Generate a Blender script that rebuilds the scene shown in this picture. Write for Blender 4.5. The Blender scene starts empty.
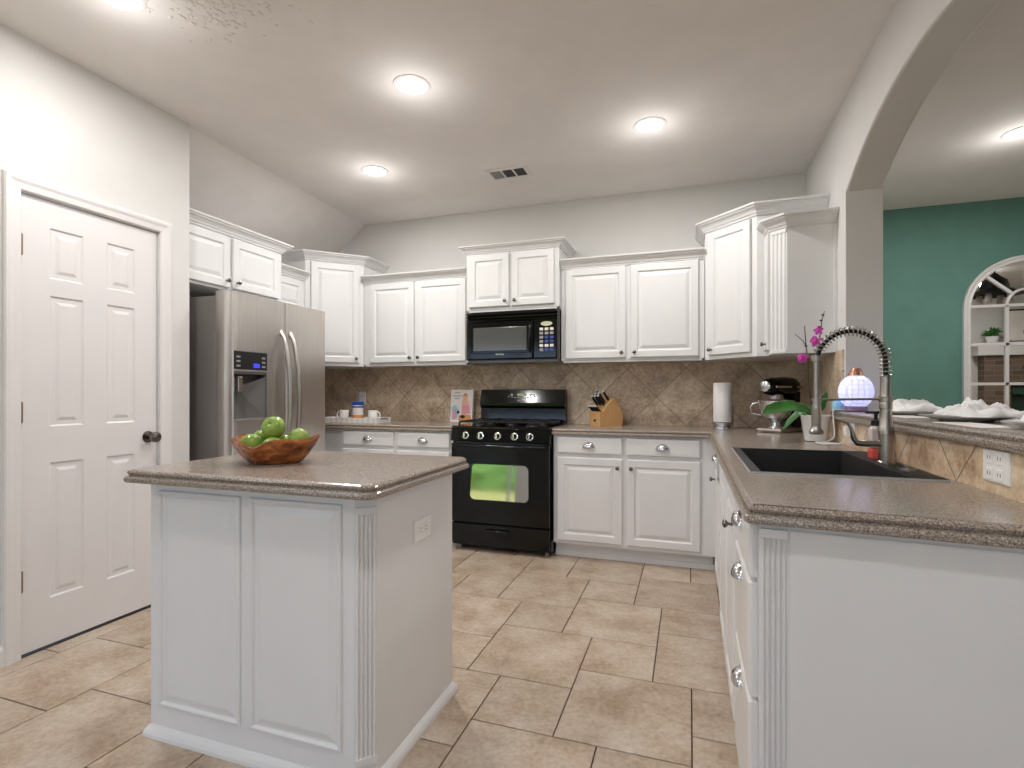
import bpy, bmesh, math, random
from math import sin, cos, pi, radians, sqrt
from mathutils import Vector, Matrix, noise

random.seed(7)
S = bpy.context.scene
COL = S.collection

# ------------------------------------------------------------------ camera
F_PX, YAW, HORIZON, EYE = 523.36, 18.715, 392.96, 1.166
cam_d = bpy.data.cameras.new('camera')
cam_d.sensor_fit = 'HORIZONTAL'
cam_d.sensor_width = 36.0
cam_d.lens = F_PX / 1024.0 * 36.0
cam_d.shift_y = (HORIZON - 384.0) / 1024.0
cam_d.clip_start = 0.02
cam = bpy.data.objects.new('camera', cam_d)
cam.location = (0, 0, EYE)
cam.rotation_euler = (radians(90), 0, radians(YAW))
COL.objects.link(cam)
S.camera = cam

# ------------------------------------------------------------------ world and exposure
S.view_settings.view_transform = 'Standard'
S.view_settings.look = 'None'
S.view_settings.gamma = 1.0
S.view_settings.use_curve_mapping = False
S.view_settings.exposure = 0.1
W = bpy.data.worlds.new('sky')
S.world = W
W.use_nodes = True
nt = W.node_tree
nt.nodes.clear()
wo = nt.nodes.new('ShaderNodeOutputWorld')
wb = nt.nodes.new('ShaderNodeBackground')
wb.inputs[0].default_value = (0.57, 0.73, 1.0, 1)
wb.inputs[1].default_value = 3.7
nt.links.new(wb.outputs[0], wo.inputs[0])
CAN_POWER = 12.0
sun_d = bpy.data.lights.new('sun', 'SUN')
sun_d.energy = 6.0
sun_d.angle = radians(2)
sun = bpy.data.objects.new('sun', sun_d)
sun.rotation_euler = (radians(-35), radians(20), 0)
COL.objects.link(sun)

# ------------------------------------------------------------------ materials
def srgb(c):
    return tuple(((v / 255) / 12.92 if v / 255 <= 0.04045 else ((v / 255 + 0.055) / 1.055) ** 2.4) for v in c)

class NT:
    def __init__(s, name):
        s.m = bpy.data.materials.new(name)
        s.m.use_nodes = True
        s.t = s.m.node_tree
        s.b = s.t.nodes['Principled BSDF']
        s.out = s.t.nodes['Material Output']
    def n(s, typ, **kw):
        x = s.t.nodes.new('ShaderNode' + typ)
        for k, v in kw.items():
            if k.startswith('i_'):
                x.inputs[k[2:].replace('_', ' ')].default_value = v
            else:
                setattr(x, k, v)
        return x
    def l(s, a, b):
        s.t.links.new(a, b)
    def coord(s, scale=None, rot=None):
        c = s.n('TexCoord')
        o = c.outputs['Object']
        if scale or rot:
            m = s.n('Mapping')
            if scale: m.inputs['Scale'].default_value = scale
            if rot: m.inputs['Rotation'].default_value = rot
            s.l(o, m.inputs['Vector'])
            o = m.outputs[0]
        return o
    def ramp(s, fac, stops):
        r = s.n('ValToRGB')
        e = r.color_ramp.elements
        while len(e) < len(stops): e.new(0.5)
        for k, (p, c) in enumerate(stops):
            e[k].position = p
            e[k].color = (*srgb(c), 1)
        s.l(fac, r.inputs[0])
        return r.outputs[0]
    def noise(s, vec, scale, detail=3, rough=0.5):
        x = s.n('TexNoise')
        x.inputs['Scale'].default_value = scale
        x.inputs['Detail'].default_value = detail
        x.inputs['Roughness'].default_value = rough
        if vec is not None: s.l(vec, x.inputs['Vector'])
        return x.outputs['Fac']
    def bump(s, h, strength, dist=0.01):
        b = s.n('Bump')
        b.inputs['Strength'].default_value = strength
        b.inputs['Distance'].default_value = dist
        s.l(h, b.inputs['Height'])
        s.l(b.outputs[0], s.b.inputs['Normal'])
    def mix(s, fac, a, b, mode='MIX'):
        x = s.n('Mix', data_type='RGBA', blend_type=mode)
        for i, v in ((0, fac), (6, a), (7, b)):
            if hasattr(v, 'links'): s.l(v, x.inputs[i])
            else: x.inputs[i].default_value = v
        return x.outputs[2]

def plain(name, c, rough=0.5, metal=0.0, var=0.03, scale=6.0, bump=0.0, bscale=200, coat=0.0, spec=0.5, trans=0.0, emit=None, es=0.0, ior=1.45):
    t = NT(name)
    c1 = tuple(max(0, v * (1 - var)) for v in c)
    c2 = tuple(min(255, v * (1 + var)) for v in c)
    v = t.coord()
    t.l(t.ramp(t.noise(v, scale), [(0.3, c1), (0.7, c2)]), t.b.inputs['Base Color'])
    t.b.inputs['Roughness'].default_value = rough
    t.b.inputs['Metallic'].default_value = metal
    t.b.inputs['Specular IOR Level'].default_value = spec
    t.b.inputs['Coat Weight'].default_value = coat
    t.b.inputs['Transmission Weight'].default_value = trans
    t.b.inputs['IOR'].default_value = ior
    if emit:
        t.b.inputs['Emission Color'].default_value = (*srgb(emit), 1)
        t.b.inputs['Emission Strength'].default_value = es
    if bump: t.bump(t.noise(v, bscale, 2), bump, 0.002)
    return t.m

M = {}
M['white'] = plain('white_cabinet_paint', (224, 223, 222), 0.32, var=0.006, spec=0.5)
M['door_white'] = plain('white_door_paint', (223, 220, 219), 0.4, var=0.006)
M['trim'] = plain('white_trim_paint', (224, 221, 219), 0.35, var=0.005)
M['wall'] = plain('greige_wall_paint', (215, 213, 210), 0.75, var=0.008, bump=0.25, bscale=60)
M['ceil'] = plain('ceiling_paint', (232, 227, 223), 0.85, var=0.01, bump=0.35, bscale=35)
M['green'] = plain('green_wall_paint', (96, 138, 126), 0.7, var=0.03, bump=0.3, bscale=50)
M['black'] = plain('black_gloss_enamel', (9, 10, 9), 0.1, var=0.0, spec=0.38)
M['matteblack'] = plain('matte_black', (22, 22, 22), 0.5, var=0.05)
M['iron'] = plain('cast_iron', (20, 20, 20), 0.38, var=0.1, bump=0.3)
M['chrome'] = plain('polished_chrome', (225, 225, 228), 0.12, 1.0, var=0.01)
M['nickel'] = plain('satin_nickel', (176, 170, 163), 0.3, 1.0, var=0.03)
M['pewter'] = plain('dark_nickel', (120, 114, 110), 0.25, 1.0, var=0.05)
M['plate_white'] = plain('white_plastic', (238, 236, 232), 0.35, var=0.004)
M['dark_slot'] = plain('dark_slot', (35, 33, 32), 0.6)
M['sink'] = plain('black_composite', (26, 26, 25), 0.6, var=0.1, scale=300, bump=0.15, bscale=500)
M['sink_rim'] = plain('sink_rim', (66, 64, 61), 0.35, var=0.05)
M['ceramic'] = plain('white_ceramic', (240, 238, 234), 0.15, var=0.004)
M['paper'] = plain('paper_roll', (240, 236, 234), 0.9, var=0.01, bump=0.2, bscale=90)
M['cloth'] = plain('white_cloth', (238, 236, 234), 0.9, var=0.01, bump=0.4, bscale=300)
M['blue'] = plain('blue_plastic', (30, 74, 165), 0.35)
M['paleblue'] = plain('pale_blue_plastic', (150, 200, 226), 0.35)
M['red'] = plain('red_liquid_soap', (222, 92, 80), 0.2)
M['clear'] = plain('pinkish_clear_plastic', (215, 200, 196), 0.15, spec=0.6)
M['tip'] = plain('bright_steel_tip', (226, 226, 224), 0.4, 0.5)
M['copper'] = plain('copper_cap', (186, 138, 112), 0.35, 0.7)
M['violet'] = plain('mauve_plastic', (120, 100, 128), 0.4)
M['stem'] = plain('orchid_stem', (48, 46, 34), 0.5)
M['leaf'] = plain('orchid_leaf', (52, 104, 38), 0.32, var=0.2, scale=14)
M['petal'] = plain('pink_petal', (206, 70, 176), 0.5, var=0.12, scale=60)
M['cord'] = plain('white_cord', (232, 230, 226), 0.5)
M['label'] = plain('printed_label', (226, 218, 212), 0.5)
M['orange'] = plain('printed_orange', (206, 140, 84), 0.5)
M['navy'] = plain('printed_navy', (60, 74, 140), 0.5)
M['grey_steel'] = plain('painted_steel_side', (140, 135, 132), 0.45, 0.2, var=0.02)
M['grey'] = plain('grey_plastic', (150, 148, 146), 0.4)
M['darkgrey'] = plain('dark_grey_plastic', (96, 94, 92), 0.35)
M['brass'] = plain('bronze_hinge', (140, 116, 96), 0.4, 0.8)
M['skin'] = plain('printed_peach', (226, 176, 156), 0.5)
M['pink'] = plain('printed_rose', (220, 150, 160), 0.5)
M['patio'] = plain('bounce_slab_concrete', (205, 202, 196), 0.8)  # pale surface of the added light-bouncing slab outside
M['soil'] = plain('bark_soil', (70, 52, 38), 0.9)
M['lens'] = plain('glowing_lamp_lens', (255, 250, 244), 0.4, emit=(255, 246, 236), es=9.0, var=0)
M['lcd'] = plain('blue_lit_display', (20, 20, 60), 0.3, emit=(70, 80, 255), es=0.9, var=0)
M['olive'] = plain('olive_display', (196, 200, 158), 0.3, var=0.01)
M['globe'] = plain('glowing_frosted_glass', (225, 225, 255), 0.35, emit=(196, 200, 255), es=1.15, var=0)

def steel():
    t = NT('brushed_stainless_steel')
    v = t.coord((40, 40, 0.7))
    n = t.noise(v, 6, 4)
    t.l(t.ramp(n, [(0.2, (200, 194, 189)), (0.8, (222, 217, 212))]), t.b.inputs['Base Color'])
    t.b.inputs['Metallic'].default_value = 1.0
    t.b.inputs['Roughness'].default_value = 0.36
    t.bump(n, 0.04, 0.002)
    return t.m
M['steel'] = steel()

def granite():
    t = NT('speckled_brown_quartz')
    v = t.coord()
    vo = t.n('TexVoronoi')
    vo.inputs['Scale'].default_value = 420
    t.l(v, vo.inputs['Vector'])
    base = t.ramp(t.noise(v, 240, 4, 0.65), [(0.36, (78, 66, 57)), (0.5, (140, 127, 115)), (0.64, (198, 187, 175))])
    sp = t.ramp(vo.outputs['Color'], [(0.25, (72, 60, 51)), (0.45, (138, 125, 113)), (0.9, (192, 181, 169))])
    t.l(t.mix(0.4, base, sp), t.b.inputs['Base Color'])
    t.b.inputs['Roughness'].default_value = 0.26
    t.b.inputs['Specular IOR Level'].default_value = 0.5
    t.b.inputs['Coat Weight'].default_value = 0.2
    t.b.inputs['Coat Roughness'].default_value = 0.12
    return t.m
M['granite'] = granite()

def floor_tile():
    t = NT('beige_stone_floor_tile')
    v = t.coord()
    at = t.n('Attribute', attribute_name='tilevar')
    sep = t.n('CombineXYZ')
    mul = t.n('Math', operation='MULTIPLY'); mul.inputs[1].default_value = 37.0
    t.l(at.outputs['Fac'], mul.inputs[0])
    t.l(mul.outputs[0], sep.inputs[2])
    ad = t.n('VectorMath', operation='ADD')
    t.l(v, ad.inputs[0]); t.l(sep.outputs[0], ad.inputs[1])
    big = t.noise(ad.outputs[0], 5.5, 5, 0.62)
    fine = t.noise(ad.outputs[0], 55, 4, 0.7)
    c1 = t.ramp(big, [(0.32, (146, 116, 84)), (0.48, (180, 157, 134)), (0.66, (206, 191, 174))])
    c2 = t.ramp(fine, [(0.3, (150, 130, 110)), (0.7, (212, 198, 182))])
    mx = t.mix(0.45, c1, c2)
    hs = t.n('HueSaturation')
    mr = t.n('MapRange'); mr.inputs[3].default_value = 0.87; mr.inputs[4].default_value = 0.99
    t.l(at.outputs['Fac'], mr.inputs[0]); t.l(mr.outputs[0], hs.inputs['Value']); t.l(mx, hs.inputs['Color'])
    t.l(hs.outputs[0], t.b.inputs['Base Color'])
    t.b.inputs['Roughness'].default_value = 0.42
    t.bump(fine, 0.08, 0.003)
    return t.m
M['tile'] = floor_tile()
M['grout'] = plain('dark_grout', (74, 58, 46), 0.9, var=0.1, scale=40)

def splash(name, axis, ox, oz, st=((134, 108, 86), (204, 180, 152), (234, 217, 194))):
    # tiles laid on the diagonal, 0.313 m
    t = NT(name)
    v = t.coord()
    sp = t.n('SeparateXYZ'); t.l(v, sp.inputs[0])
    a = t.n('Math', operation='SUBTRACT'); t.l(sp.outputs[axis], a.inputs[0]); a.inputs[1].default_value = ox
    b = t.n('Math', operation='SUBTRACT'); t.l(sp.outputs['Z'], b.inputs[0]); b.inputs[1].default_value = oz
    cb = t.n('CombineXYZ'); t.l(a.outputs[0], cb.inputs[0]); t.l(b.outputs[0], cb.inputs[1])
    mp = t.n('Mapping'); mp.inputs['Rotation'].default_value = (0, 0, radians(45)); t.l(cb.outputs[0], mp.inputs[0])
    br = t.n('TexBrick'); br.offset = 0; br.squash = 1
    br.inputs['Scale'].default_value = 1
    br.inputs['Brick Width'].default_value = 0.313
    br.inputs['Row Height'].default_value = 0.313
    br.inputs['Mortar Size'].default_value = 0.0022
    br.inputs['Mortar Smooth'].default_value = 0.1
    br.inputs['Color1'].default_value = (0, 0, 0, 1)
    br.inputs['Color2'].default_value = (1, 1, 1, 1)
    br.inputs['Mortar'].default_value = (0.5, 0.5, 0.5, 1)
    t.l(mp.outputs[0], br.inputs['Vector'])
    nz = t.noise(v, 7, 6, 0.65)
    nf = t.noise(v, 45, 4, 0.7)
    c = t.ramp(nz, [(0.32, st[0]), (0.5, st[1]), (0.68, st[2])])
    c2 = t.ramp(nf, [(0.35, (150, 124, 100)), (0.65, (232, 214, 190))])
    cc = t.mix(0.4, c, c2)
    var = t.mix(0.16, cc, br.outputs['Color'], 'OVERLAY')
    fin = t.mix(br.outputs['Fac'], var, (*srgb((124, 102, 84)), 1))
    t.l(fin, t.b.inputs['Base Color'])
    t.b.inputs['Roughness'].default_value = 0.38
    inv = t.n('Math', operation='SUBTRACT'); inv.inputs[0].default_value = 1; t.l(br.outputs['Fac'], inv.inputs[1])
    t.bump(inv.outputs[0], 0.5, 0.002)
    return t.m
M['splash_back'] = splash('diagonal_backsplash_tile', 'X', -0.021, 0.914)
M['splash_side'] = splash('diagonal_side_tile', 'Y', 1.83, 0.914)
M['splash_bar'] = splash('light_bar_tile', 'Y', 1.83, 0.914, ((158, 120, 84), (222, 192, 156), (240, 224, 200)))

def wood(name, c1, c2, rough=0.35, sc=(3, 3, 3), dist=6):
    t = NT(name)
    v = t.coord(sc)
    w = t.n('TexWave'); w.inputs['Scale'].default_value = 6; w.inputs['Distortion'].default_value = dist; w.inputs['Detail'].default_value = 3
    t.l(v, w.inputs['Vector'])
    t.l(t.ramp(w.outputs['Fac'], [(0.1, c1), (0.9, c2)]), t.b.inputs['Base Color'])
    t.b.inputs['Roughness'].default_value = rough
    return t.m
def rootwood():
    t = NT('oiled_root_wood')
    v = t.coord((1, 1, 2.4))
    n1 = t.n('TexNoise'); n1.inputs['Scale'].default_value = 11; n1.inputs['Detail'].default_value = 5; n1.inputs['Distortion'].default_value = 1.8
    t.l(v, n1.inputs['Vector'])
    t.l(t.ramp(n1.outputs['Fac'], [(0.3, (84, 40, 18)), (0.45, (142, 78, 36)), (0.6, (186, 112, 56)), (0.75, (206, 140, 82))]), t.b.inputs['Base Color'])
    t.b.inputs['Roughness'].default_value = 0.25
    return t.m
M['olive_wood'] = rootwood()
M['beech'] = wood('light_beech', (196, 148, 96), (214, 170, 118), 0.35, (4, 4, 18), 2)
M['whitewash'] = wood('whitewashed_wood', (214, 208, 202), (232, 228, 224), 0.6, (1, 8, 8), 3)
M['fence'] = wood('fence_boards', (120, 96, 72), (150, 122, 94), 0.8)

def apple():
    t = NT('green_apple_skin')
    v = t.coord()
    c = t.ramp(t.noise(v, 22, 3), [(0.3, (104, 136, 46)), (0.7, (148, 172, 82))])
    vo = t.n('TexVoronoi'); vo.inputs['Scale'].default_value = 130; t.l(v, vo.inputs['Vector'])
    d = t.ramp(vo.outputs['Distance'], [(0.08, (196, 214, 140)), (0.16, (0, 0, 0))])
    t.l(t.mix(0.22, c, d, 'ADD'), t.b.inputs['Base Color'])
    t.b.inputs['Roughness'].default_value = 0.22
    return t.m
M['apple'] = apple()

def brick():
    t = NT('weathered_fireplace_brick')
    v = t.coord()
    sp = t.n('SeparateXYZ'); t.l(v, sp.inputs[0])
    cb = t.n('CombineXYZ'); t.l(sp.outputs['X'], cb.inputs[0]); t.l(sp.outputs['Z'], cb.inputs[1])
    br = t.n('TexBrick')
    br.inputs['Scale'].default_value = 1; br.inputs['Brick Width'].default_value = 0.21; br.inputs['Row Height'].default_value = 0.075; br.inputs['Mortar Size'].default_value = 0.006
    br.inputs['Color1'].default_value = (*srgb((128, 104, 88)), 1)
    br.inputs['Color2'].default_value = (*srgb((88, 74, 66)), 1)
    br.inputs['Mortar'].default_value = (*srgb((128, 116, 104)), 1)
    t.l(cb.outputs[0], br.inputs['Vector'])
    t.l(br.outputs['Color'], t.b.inputs['Base Color'])
    t.b.inputs['Roughness'].default_value = 0.85
    return t.m
M['brick'] = brick()

def mirror_m():
    t = NT('mirror_silvering')
    v = t.coord()
    t.l(t.ramp(t.noise(v, 2), [(0.2, (214, 214, 210)), (0.8, (222, 222, 218))]), t.b.inputs['Base Color'])
    t.b.inputs['Metallic'].default_value = 1
    t.b.inputs['Roughness'].default_value = 0.01
    return t.m
M['mirror'] = mirror_m()

def thin_glass():
    t = NT('window_glass')
    tr = t.n('BsdfTransparent'); gl = t.n('BsdfGlossy'); gl.inputs['Roughness'].default_value = 0.02
    lw = t.n('Fresnel'); lw.inputs[0].default_value = 1.45
    mx = t.n('MixShader')
    t.l(lw.outputs[0], mx.inputs[0]); t.l(tr.outputs[0], mx.inputs[1]); t.l(gl.outputs[0], mx.inputs[2])
    t.l(mx.outputs[0], t.out.inputs['Surface'])
    return t.m
M['glass'] = thin_glass()

def oven_glass():
    t = NT('reflective_oven_glass')
    v = t.coord()
    t.l(t.ramp(t.noise(v, 3), [(0.2, (186, 188, 184)), (0.8, (194, 196, 192))]), t.b.inputs['Base Color'])
    t.b.inputs['Metallic'].default_value = 1
    t.b.inputs['Roughness'].default_value = 0.06
    return t.m
M['oven_glass'] = oven_glass()
M['mw_glass'] = plain('grey_mesh_glass', (92, 92, 88), 0.12, var=0.02, scale=200, spec=0.6, metal=0.3)

def grass():
    t = NT('lawn_grass')
    v = t.coord()
    t.l(t.ramp(t.noise(v, 3, 6, 0.7), [(0.3, (132, 124, 40)), (0.7, (176, 162, 84))]), t.b.inputs['Base Color'])
    t.b.inputs['Roughness'].default_value = 0.9
    return t.m
M['grass'] = grass()
M['hedge'] = plain('hedge_leaves', (84, 112, 48), 0.8, var=0.4, scale=9)

def lattice():
    t = NT('frosted_glass_scales')
    v = t.coord()
    vo = t.n('TexVoronoi', feature='DISTANCE_TO_EDGE'); vo.inputs['Scale'].default_value = 42
    vo.inputs['Randomness'].default_value = 0.25
    t.l(v, vo.inputs['Vector'])
    c = t.ramp(vo.outputs['Distance'], [(0.03, (150, 146, 224)), (0.12, (206, 212, 255))])
    t.b.inputs['Base Color'].default_value = (0.6, 0.6, 0.75, 1)
    t.b.inputs['Roughness'].default_value = 0.4
    t.l(c, t.b.inputs['Emission Color'])
    t.b.inputs['Emission Strength'].default_value = .85
    return t.m
M['lattice'] = lattice()

# ------------------------------------------------------------------ object helpers
ORG = {}
def tag(o, label=None, cat=None, group=None, kind=None):
    if label: o['label'] = label
    if cat: o['category'] = cat
    if group: o['group'] = group
    if kind: o['kind'] = kind
    return o

def thing(name, label, cat, loc=(0, 0, 0), rotz=0.0, group=None):
    o = bpy.data.objects.new(name, None)
    o.empty_display_size = 0.05
    COL.objects.link(o)
    o.location = loc
    o.rotation_euler = (0, 0, rotz)
    ORG[o.name] = Vector(loc)
    return tag(o, label, cat, group)

class MB:
    def __init__(s):
        s.v = []; s.f = []; s.mi = []; s.sm = []
    def add(s, vs, fs, mi=0, smooth=False):
        k = len(s.v)
        s.v += [Vector(p) for p in vs]
        for f in fs:
            s.f.append([i + k for i in f]); s.mi.append(mi); s.sm.append(smooth)
        return s
    def box(s, x0, x1, y0, y1, z0, z1, mi=0, bev=0.0):
        if bev <= 0:
            vs = [(x, y, z) for x in (x0, x1) for y in (y0, y1) for z in (z0, z1)]
            s.add(vs, [(0, 1, 3, 2), (4, 6, 7, 5), (0, 4, 5, 1), (2, 3, 7, 6), (0, 2, 6, 4), (1, 5, 7, 3)], mi)
        else:
            b = min(bev, (x1 - x0) / 2.01, (y1 - y0) / 2.01, (z1 - z0) / 2.01)
            bm = bmesh.new()
            bmesh.ops.create_cube(bm, size=1)
            for v in bm.verts:
                v.co = Vector(((x0 + x1) / 2 + v.co.x * (x1 - x0), (y0 + y1) / 2 + v.co.y * (y1 - y0), (z0 + z1) / 2 + v.co.z * (z1 - z0)))
            bmesh.ops.bevel(bm, geom=bm.edges[:], offset=b, segments=2, affect='EDGES', profile=0.6)
            s.bm(bm, mi)
        return s
    def bm(s, bm, mi=0, smooth=False):
        bm.verts.index_update()
        s.add([v.co.copy() for v in bm.verts], [[v.index for v in f.verts] for f in bm.faces], mi, smooth)
        bm.free()
        return s
    def obox(s, O, U, N, a0, a1, b0, b1, n0, n1, mi=0):
        # box in a frame: U across, Z up, N outward
        O = Vector(O); U = Vector(U); N = Vector(N); Zv = Vector((0, 0, 1))
        vs = [O + U * a + Zv * b + N * n for a in (a0, a1) for b in (b0, b1) for n in (n0, n1)]
        return s.add(vs, [(0, 1, 3, 2), (4, 6, 7, 5), (0, 4, 5, 1), (2, 3, 7, 6), (0, 2, 6, 4), (1, 5, 7, 3)], mi)
    def rings(s, O, U, N, a0, a1, b0, b1, prof, mi=0, cap0=True, arch=False):
        O = Vector(O); U = Vector(U); N = Vector(N); Zv = Vector((0, 0, 1))
        vs = []; fs = []
        for ins, n in prof:
            for a, b in ((a0 + ins, b0 + ins), (a1 - ins, b0 + ins), (a1 - ins, b1 - ins), (a0 + ins, b1 - ins)):
                vs.append(O + U * a + Zv * b + N * n)
        for k in range(len(prof) - 1):
            for j in range(4):
                fs.append((4 * k + j, 4 * k + (j + 1) % 4, 4 * k + 4 + (j + 1) % 4, 4 * k + 4 + j))
        L = 4 * (len(prof) - 1)
        fs.append((L, L + 1, L + 2, L + 3))
        if cap0: fs.append((3, 2, 1, 0))
        return s.add(vs, fs, mi)
    def prism(s, poly, z0, z1, mi=0):
        n = len(poly)
        vs = [(x, y, z0) for x, y in poly] + [(x, y, z1) for x, y in poly]
        fs = [(i, (i + 1) % n, n + (i + 1) % n, n + i) for i in range(n)]
        fs += [tuple(range(n - 1, -1, -1)), tuple(range(n, 2 * n))]
        return s.add(vs, fs, mi)
    def extrude(s, poly, O, A, B, D, mi=0):
        # polygon in the A,B plane at O, extruded by D
        O = Vector(O); A = Vector(A); B = Vector(B); D = Vector(D); n = len(poly)
        vs = [O + A * a + B * b for a, b in poly]
        vs += [p + D for p in vs]
        fs = [(i, (i + 1) % n, n + (i + 1) % n, n + i) for i in range(n)]
        fs += [tuple(range(n - 1, -1, -1)), tuple(range(n, 2 * n))]
        return s.add(vs, fs, mi)
    def lathe(s, prof, c=(0, 0, 0), n=24, ax='Z', mi=0, smooth=True, D=None, rad=None):
        # prof: list of (radius, height)
        c = Vector(c)
        D = Vector(D).normalized() if D is not None else {'Z': Vector((0, 0, 1)), 'X': Vector((1, 0, 0)), 'Y': Vector((0, 1, 0))}[ax]
        A = D.orthogonal().normalized() if abs(D.z) < 0.99 else Vector((1, 0, 0))
        B = D.cross(A)
        vs = []; fs = []
        for r, h in prof:
            for k in range(n):
                t = 2 * pi * k / n
                q = r * (rad(t, h) if rad else 1)
                vs.append(c + D * h + (A * cos(t) + B * sin(t)) * q)
        m = len(prof)
        for i in range(m - 1):
            for k in range(n):
                fs.append((i * n + k, i * n + (k + 1) % n, (i + 1) * n + (k + 1) % n, (i + 1) * n + k))
        if prof[0][0] > 1e-5: fs.append(tuple(range(n - 1, -1, -1)))
        if prof[-1][0] > 1e-5: fs.append(tuple((m - 1) * n + k for k in range(n)))
        return s.add(vs, fs, mi, smooth)
    def tube(s, path, r, n=10, mi=0, smooth=True, flat=1.0):
        P = [Vector(p) for p in path]
        R = r if isinstance(r, (list, tuple)) else [r] * len(P)
        T = [(P[min(i + 1, len(P) - 1)] - P[max(i - 1, 0)]).normalized() for i in range(len(P))]
        A = T[0].orthogonal().normalized()
        vs = []; fs = []
        for i, p in enumerate(P):
            A = (A - T[i] * A.dot(T[i])).normalized()
            B = T[i].cross(A)
            for k in range(n):
                t = 2 * pi * k / n
                vs.append(p + (A * cos(t) + B * sin(t) * flat) * R[i])
        for i in range(len(P) - 1):
            for k in range(n):
                fs.append((i * n + k, i * n + (k + 1) % n, (i + 1) * n + (k + 1) % n, (i + 1) * n + k))
        fs.append(tuple(range(n - 1, -1, -1)))
        fs.append(tuple((len(P) - 1) * n + k for k in range(n)))
        return s.add(vs, fs, mi, smooth)
    def ball(s, c, r, sc=(1, 1, 1), mi=0, sub=3):
        bm = bmesh.new()
        bmesh.ops.create_icosphere(bm, subdivisions=sub, radius=r)
        for v in bm.verts: v.co = Vector((v.co.x * sc[0], v.co.y * sc[1], v.co.z * sc[2])) + Vector(c)
        return s.bm(bm, mi, True)
    def build(s, name, mats, parent=None, world=True, root=None, loc=None):
        if not isinstance(mats, (list, tuple)): mats = [mats]
        me = bpy.data.meshes.new(name)
        off = Vector((0, 0, 0))
        base = root or parent
        if base is not None and world: off = ORG.get(base.name, off)
        if loc is not None: off = Vector(loc)
        me.from_pydata([v - off for v in s.v], [], s.f)
        for m in mats: me.materials.append(M[m] if isinstance(m, str) else m)
        me.polygons.foreach_set('material_index', s.mi)
        me.polygons.foreach_set('use_smooth', s.sm)
        me.update()
        b = bmesh.new(); b.from_mesh(me)
        bmesh.ops.recalc_face_normals(b, faces=b.faces[:])
        b.to_mesh(me); b.free()
        if any(s.sm): me.set_sharp_from_angle(angle=radians(38))
        o = bpy.data.objects.new(name, me)
        COL.objects.link(o)
        if parent is not None:
            o.parent = parent
            ORG[o.name] = off
        elif loc is not None:
            o.location = loc
            ORG[o.name] = off
        return o

def single(name, mb, mats, label, cat, loc, group=None):
    return tag(mb.build(name, mats, None, loc=loc), label, cat, group)

def struct(name, mb, mats, label=None, parent=None):
    o = mb.build(name, mats, parent)
    if parent is None: o['kind'] = 'structure'
    if label and parent is None: o['label'] = label
    return o

def offset_poly(pts, d):
    # closed CCW polygon, inward distance per edge (edge i runs from i to i+1)
    n = len(pts); out = []
    for i in range(n):
        p0, p1, p2 = Vector(pts[i - 1]), Vector(pts[i]), Vector(pts[(i + 1) % n])
        e0 = (p1 - p0).normalized(); e1 = (p2 - p1).normalized()
        n0 = Vector((-e0.y, e0.x)); n1 = Vector((-e1.y, e1.x))
        d0 = d[i - 1]; d1 = d[i]
        cr = e0.x * e1.y - e0.y * e1.x
        if abs(cr) < 1e-4:
            out.append(p1 + n0 * (d0 + d1) / 2)
        else:
            a = p1 + n0 * d0; b = p1 + n1 * d1
            t = ((b - a).x * e1.y - (b - a).y * e1.x) / cr
            out.append(a + e0 * t)
    return [(p.x, p.y) for p in out]

def rounded(spec, seg=5):
    # spec: (x, y, radius, wall flag of the edge leaving this corner)
    pts = []; fl = []
    n = len(spec)
    for i, (x, y, r, w) in enumerate(spec):
        p = Vector((x, y))
        if r <= 0:
            pts.append((x, y)); fl.append(w); continue
        a = (Vector(spec[i - 1][:2]) - p).normalized(); b = (Vector(spec[(i + 1) % n][:2]) - p).normalized()
        ang = a.angle(b); t = r / math.tan(ang / 2)
        A = p + a * t; B = p + b * t
        c = p + (a + b).normalized() * (r / sin(ang / 2))
        a0 = math.atan2((A - c).y, (A - c).x); a1 = math.atan2((B - c).y, (B - c).x)
        da = (a1 - a0 + pi) % (2 * pi) - pi
        for k in range(seg + 1):
            th = a0 + da * k / seg
            pts.append((c.x + r * cos(th), c.y + r * sin(th))); fl.append(w if k == seg else 0)
    return pts, fl

EDGE = [(0.030, -0.042), (0.006, -0.042), (0.001, -0.038), (0.0, -0.032), (0.001, -0.026), (0.005, -0.0225), (0.014, -0.0220), (0.016, -0.0195),
        (0.012, -0.016), (0.0095, -0.010), (0.012, -0.005), (0.017, -0.0015), (0.0215, 0.0)]

def worktop(spec, ztop, hole=None, prof=EDGE, seg=5):
    pts, fl = rounded(spec, seg)
    mb = MB(); n = len(pts); loops = []
    for ins, dz in prof:
        q = offset_poly(pts, [0.0 if w else ins for w in fl])
        loops.append([(x, y, ztop + dz) for x, y in q])
    vs = [p for L in loops for p in L]; fs = []
    for k in range(len(loops) - 1):
        for j in range(n):
            fs.append((k * n + j, k * n + (j + 1) % n, (k + 1) * n + (j + 1) % n, (k + 1) * n + j))
    mb.add(vs, fs)
    for L in (loops[0], loops[-1]):
        bm = bmesh.new()
        ov = [bm.verts.new(p) for p in L]
        ed = [bm.edges.new((ov[i], ov[(i + 1) % n])) for i in range(n)]
        if hole:
            hv = [bm.verts.new((x, y, L[0][2])) for x, y in hole]
            ed += [bm.edges.new((hv[i], hv[(i + 1) % len(hv)])) for i in range(len(hv))]
        bmesh.ops.triangle_fill(bm, use_beauty=True, edges=ed)
        mb.bm(bm)
    if hole:
        m = len(hole)
        mb.add([(x, y, ztop) for x, y in hole] + [(x, y, ztop - 0.042) for x, y in hole], [(i, (i + 1) % m, m + (i + 1) % m, m + i) for i in range(m)])
    return mb

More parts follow.
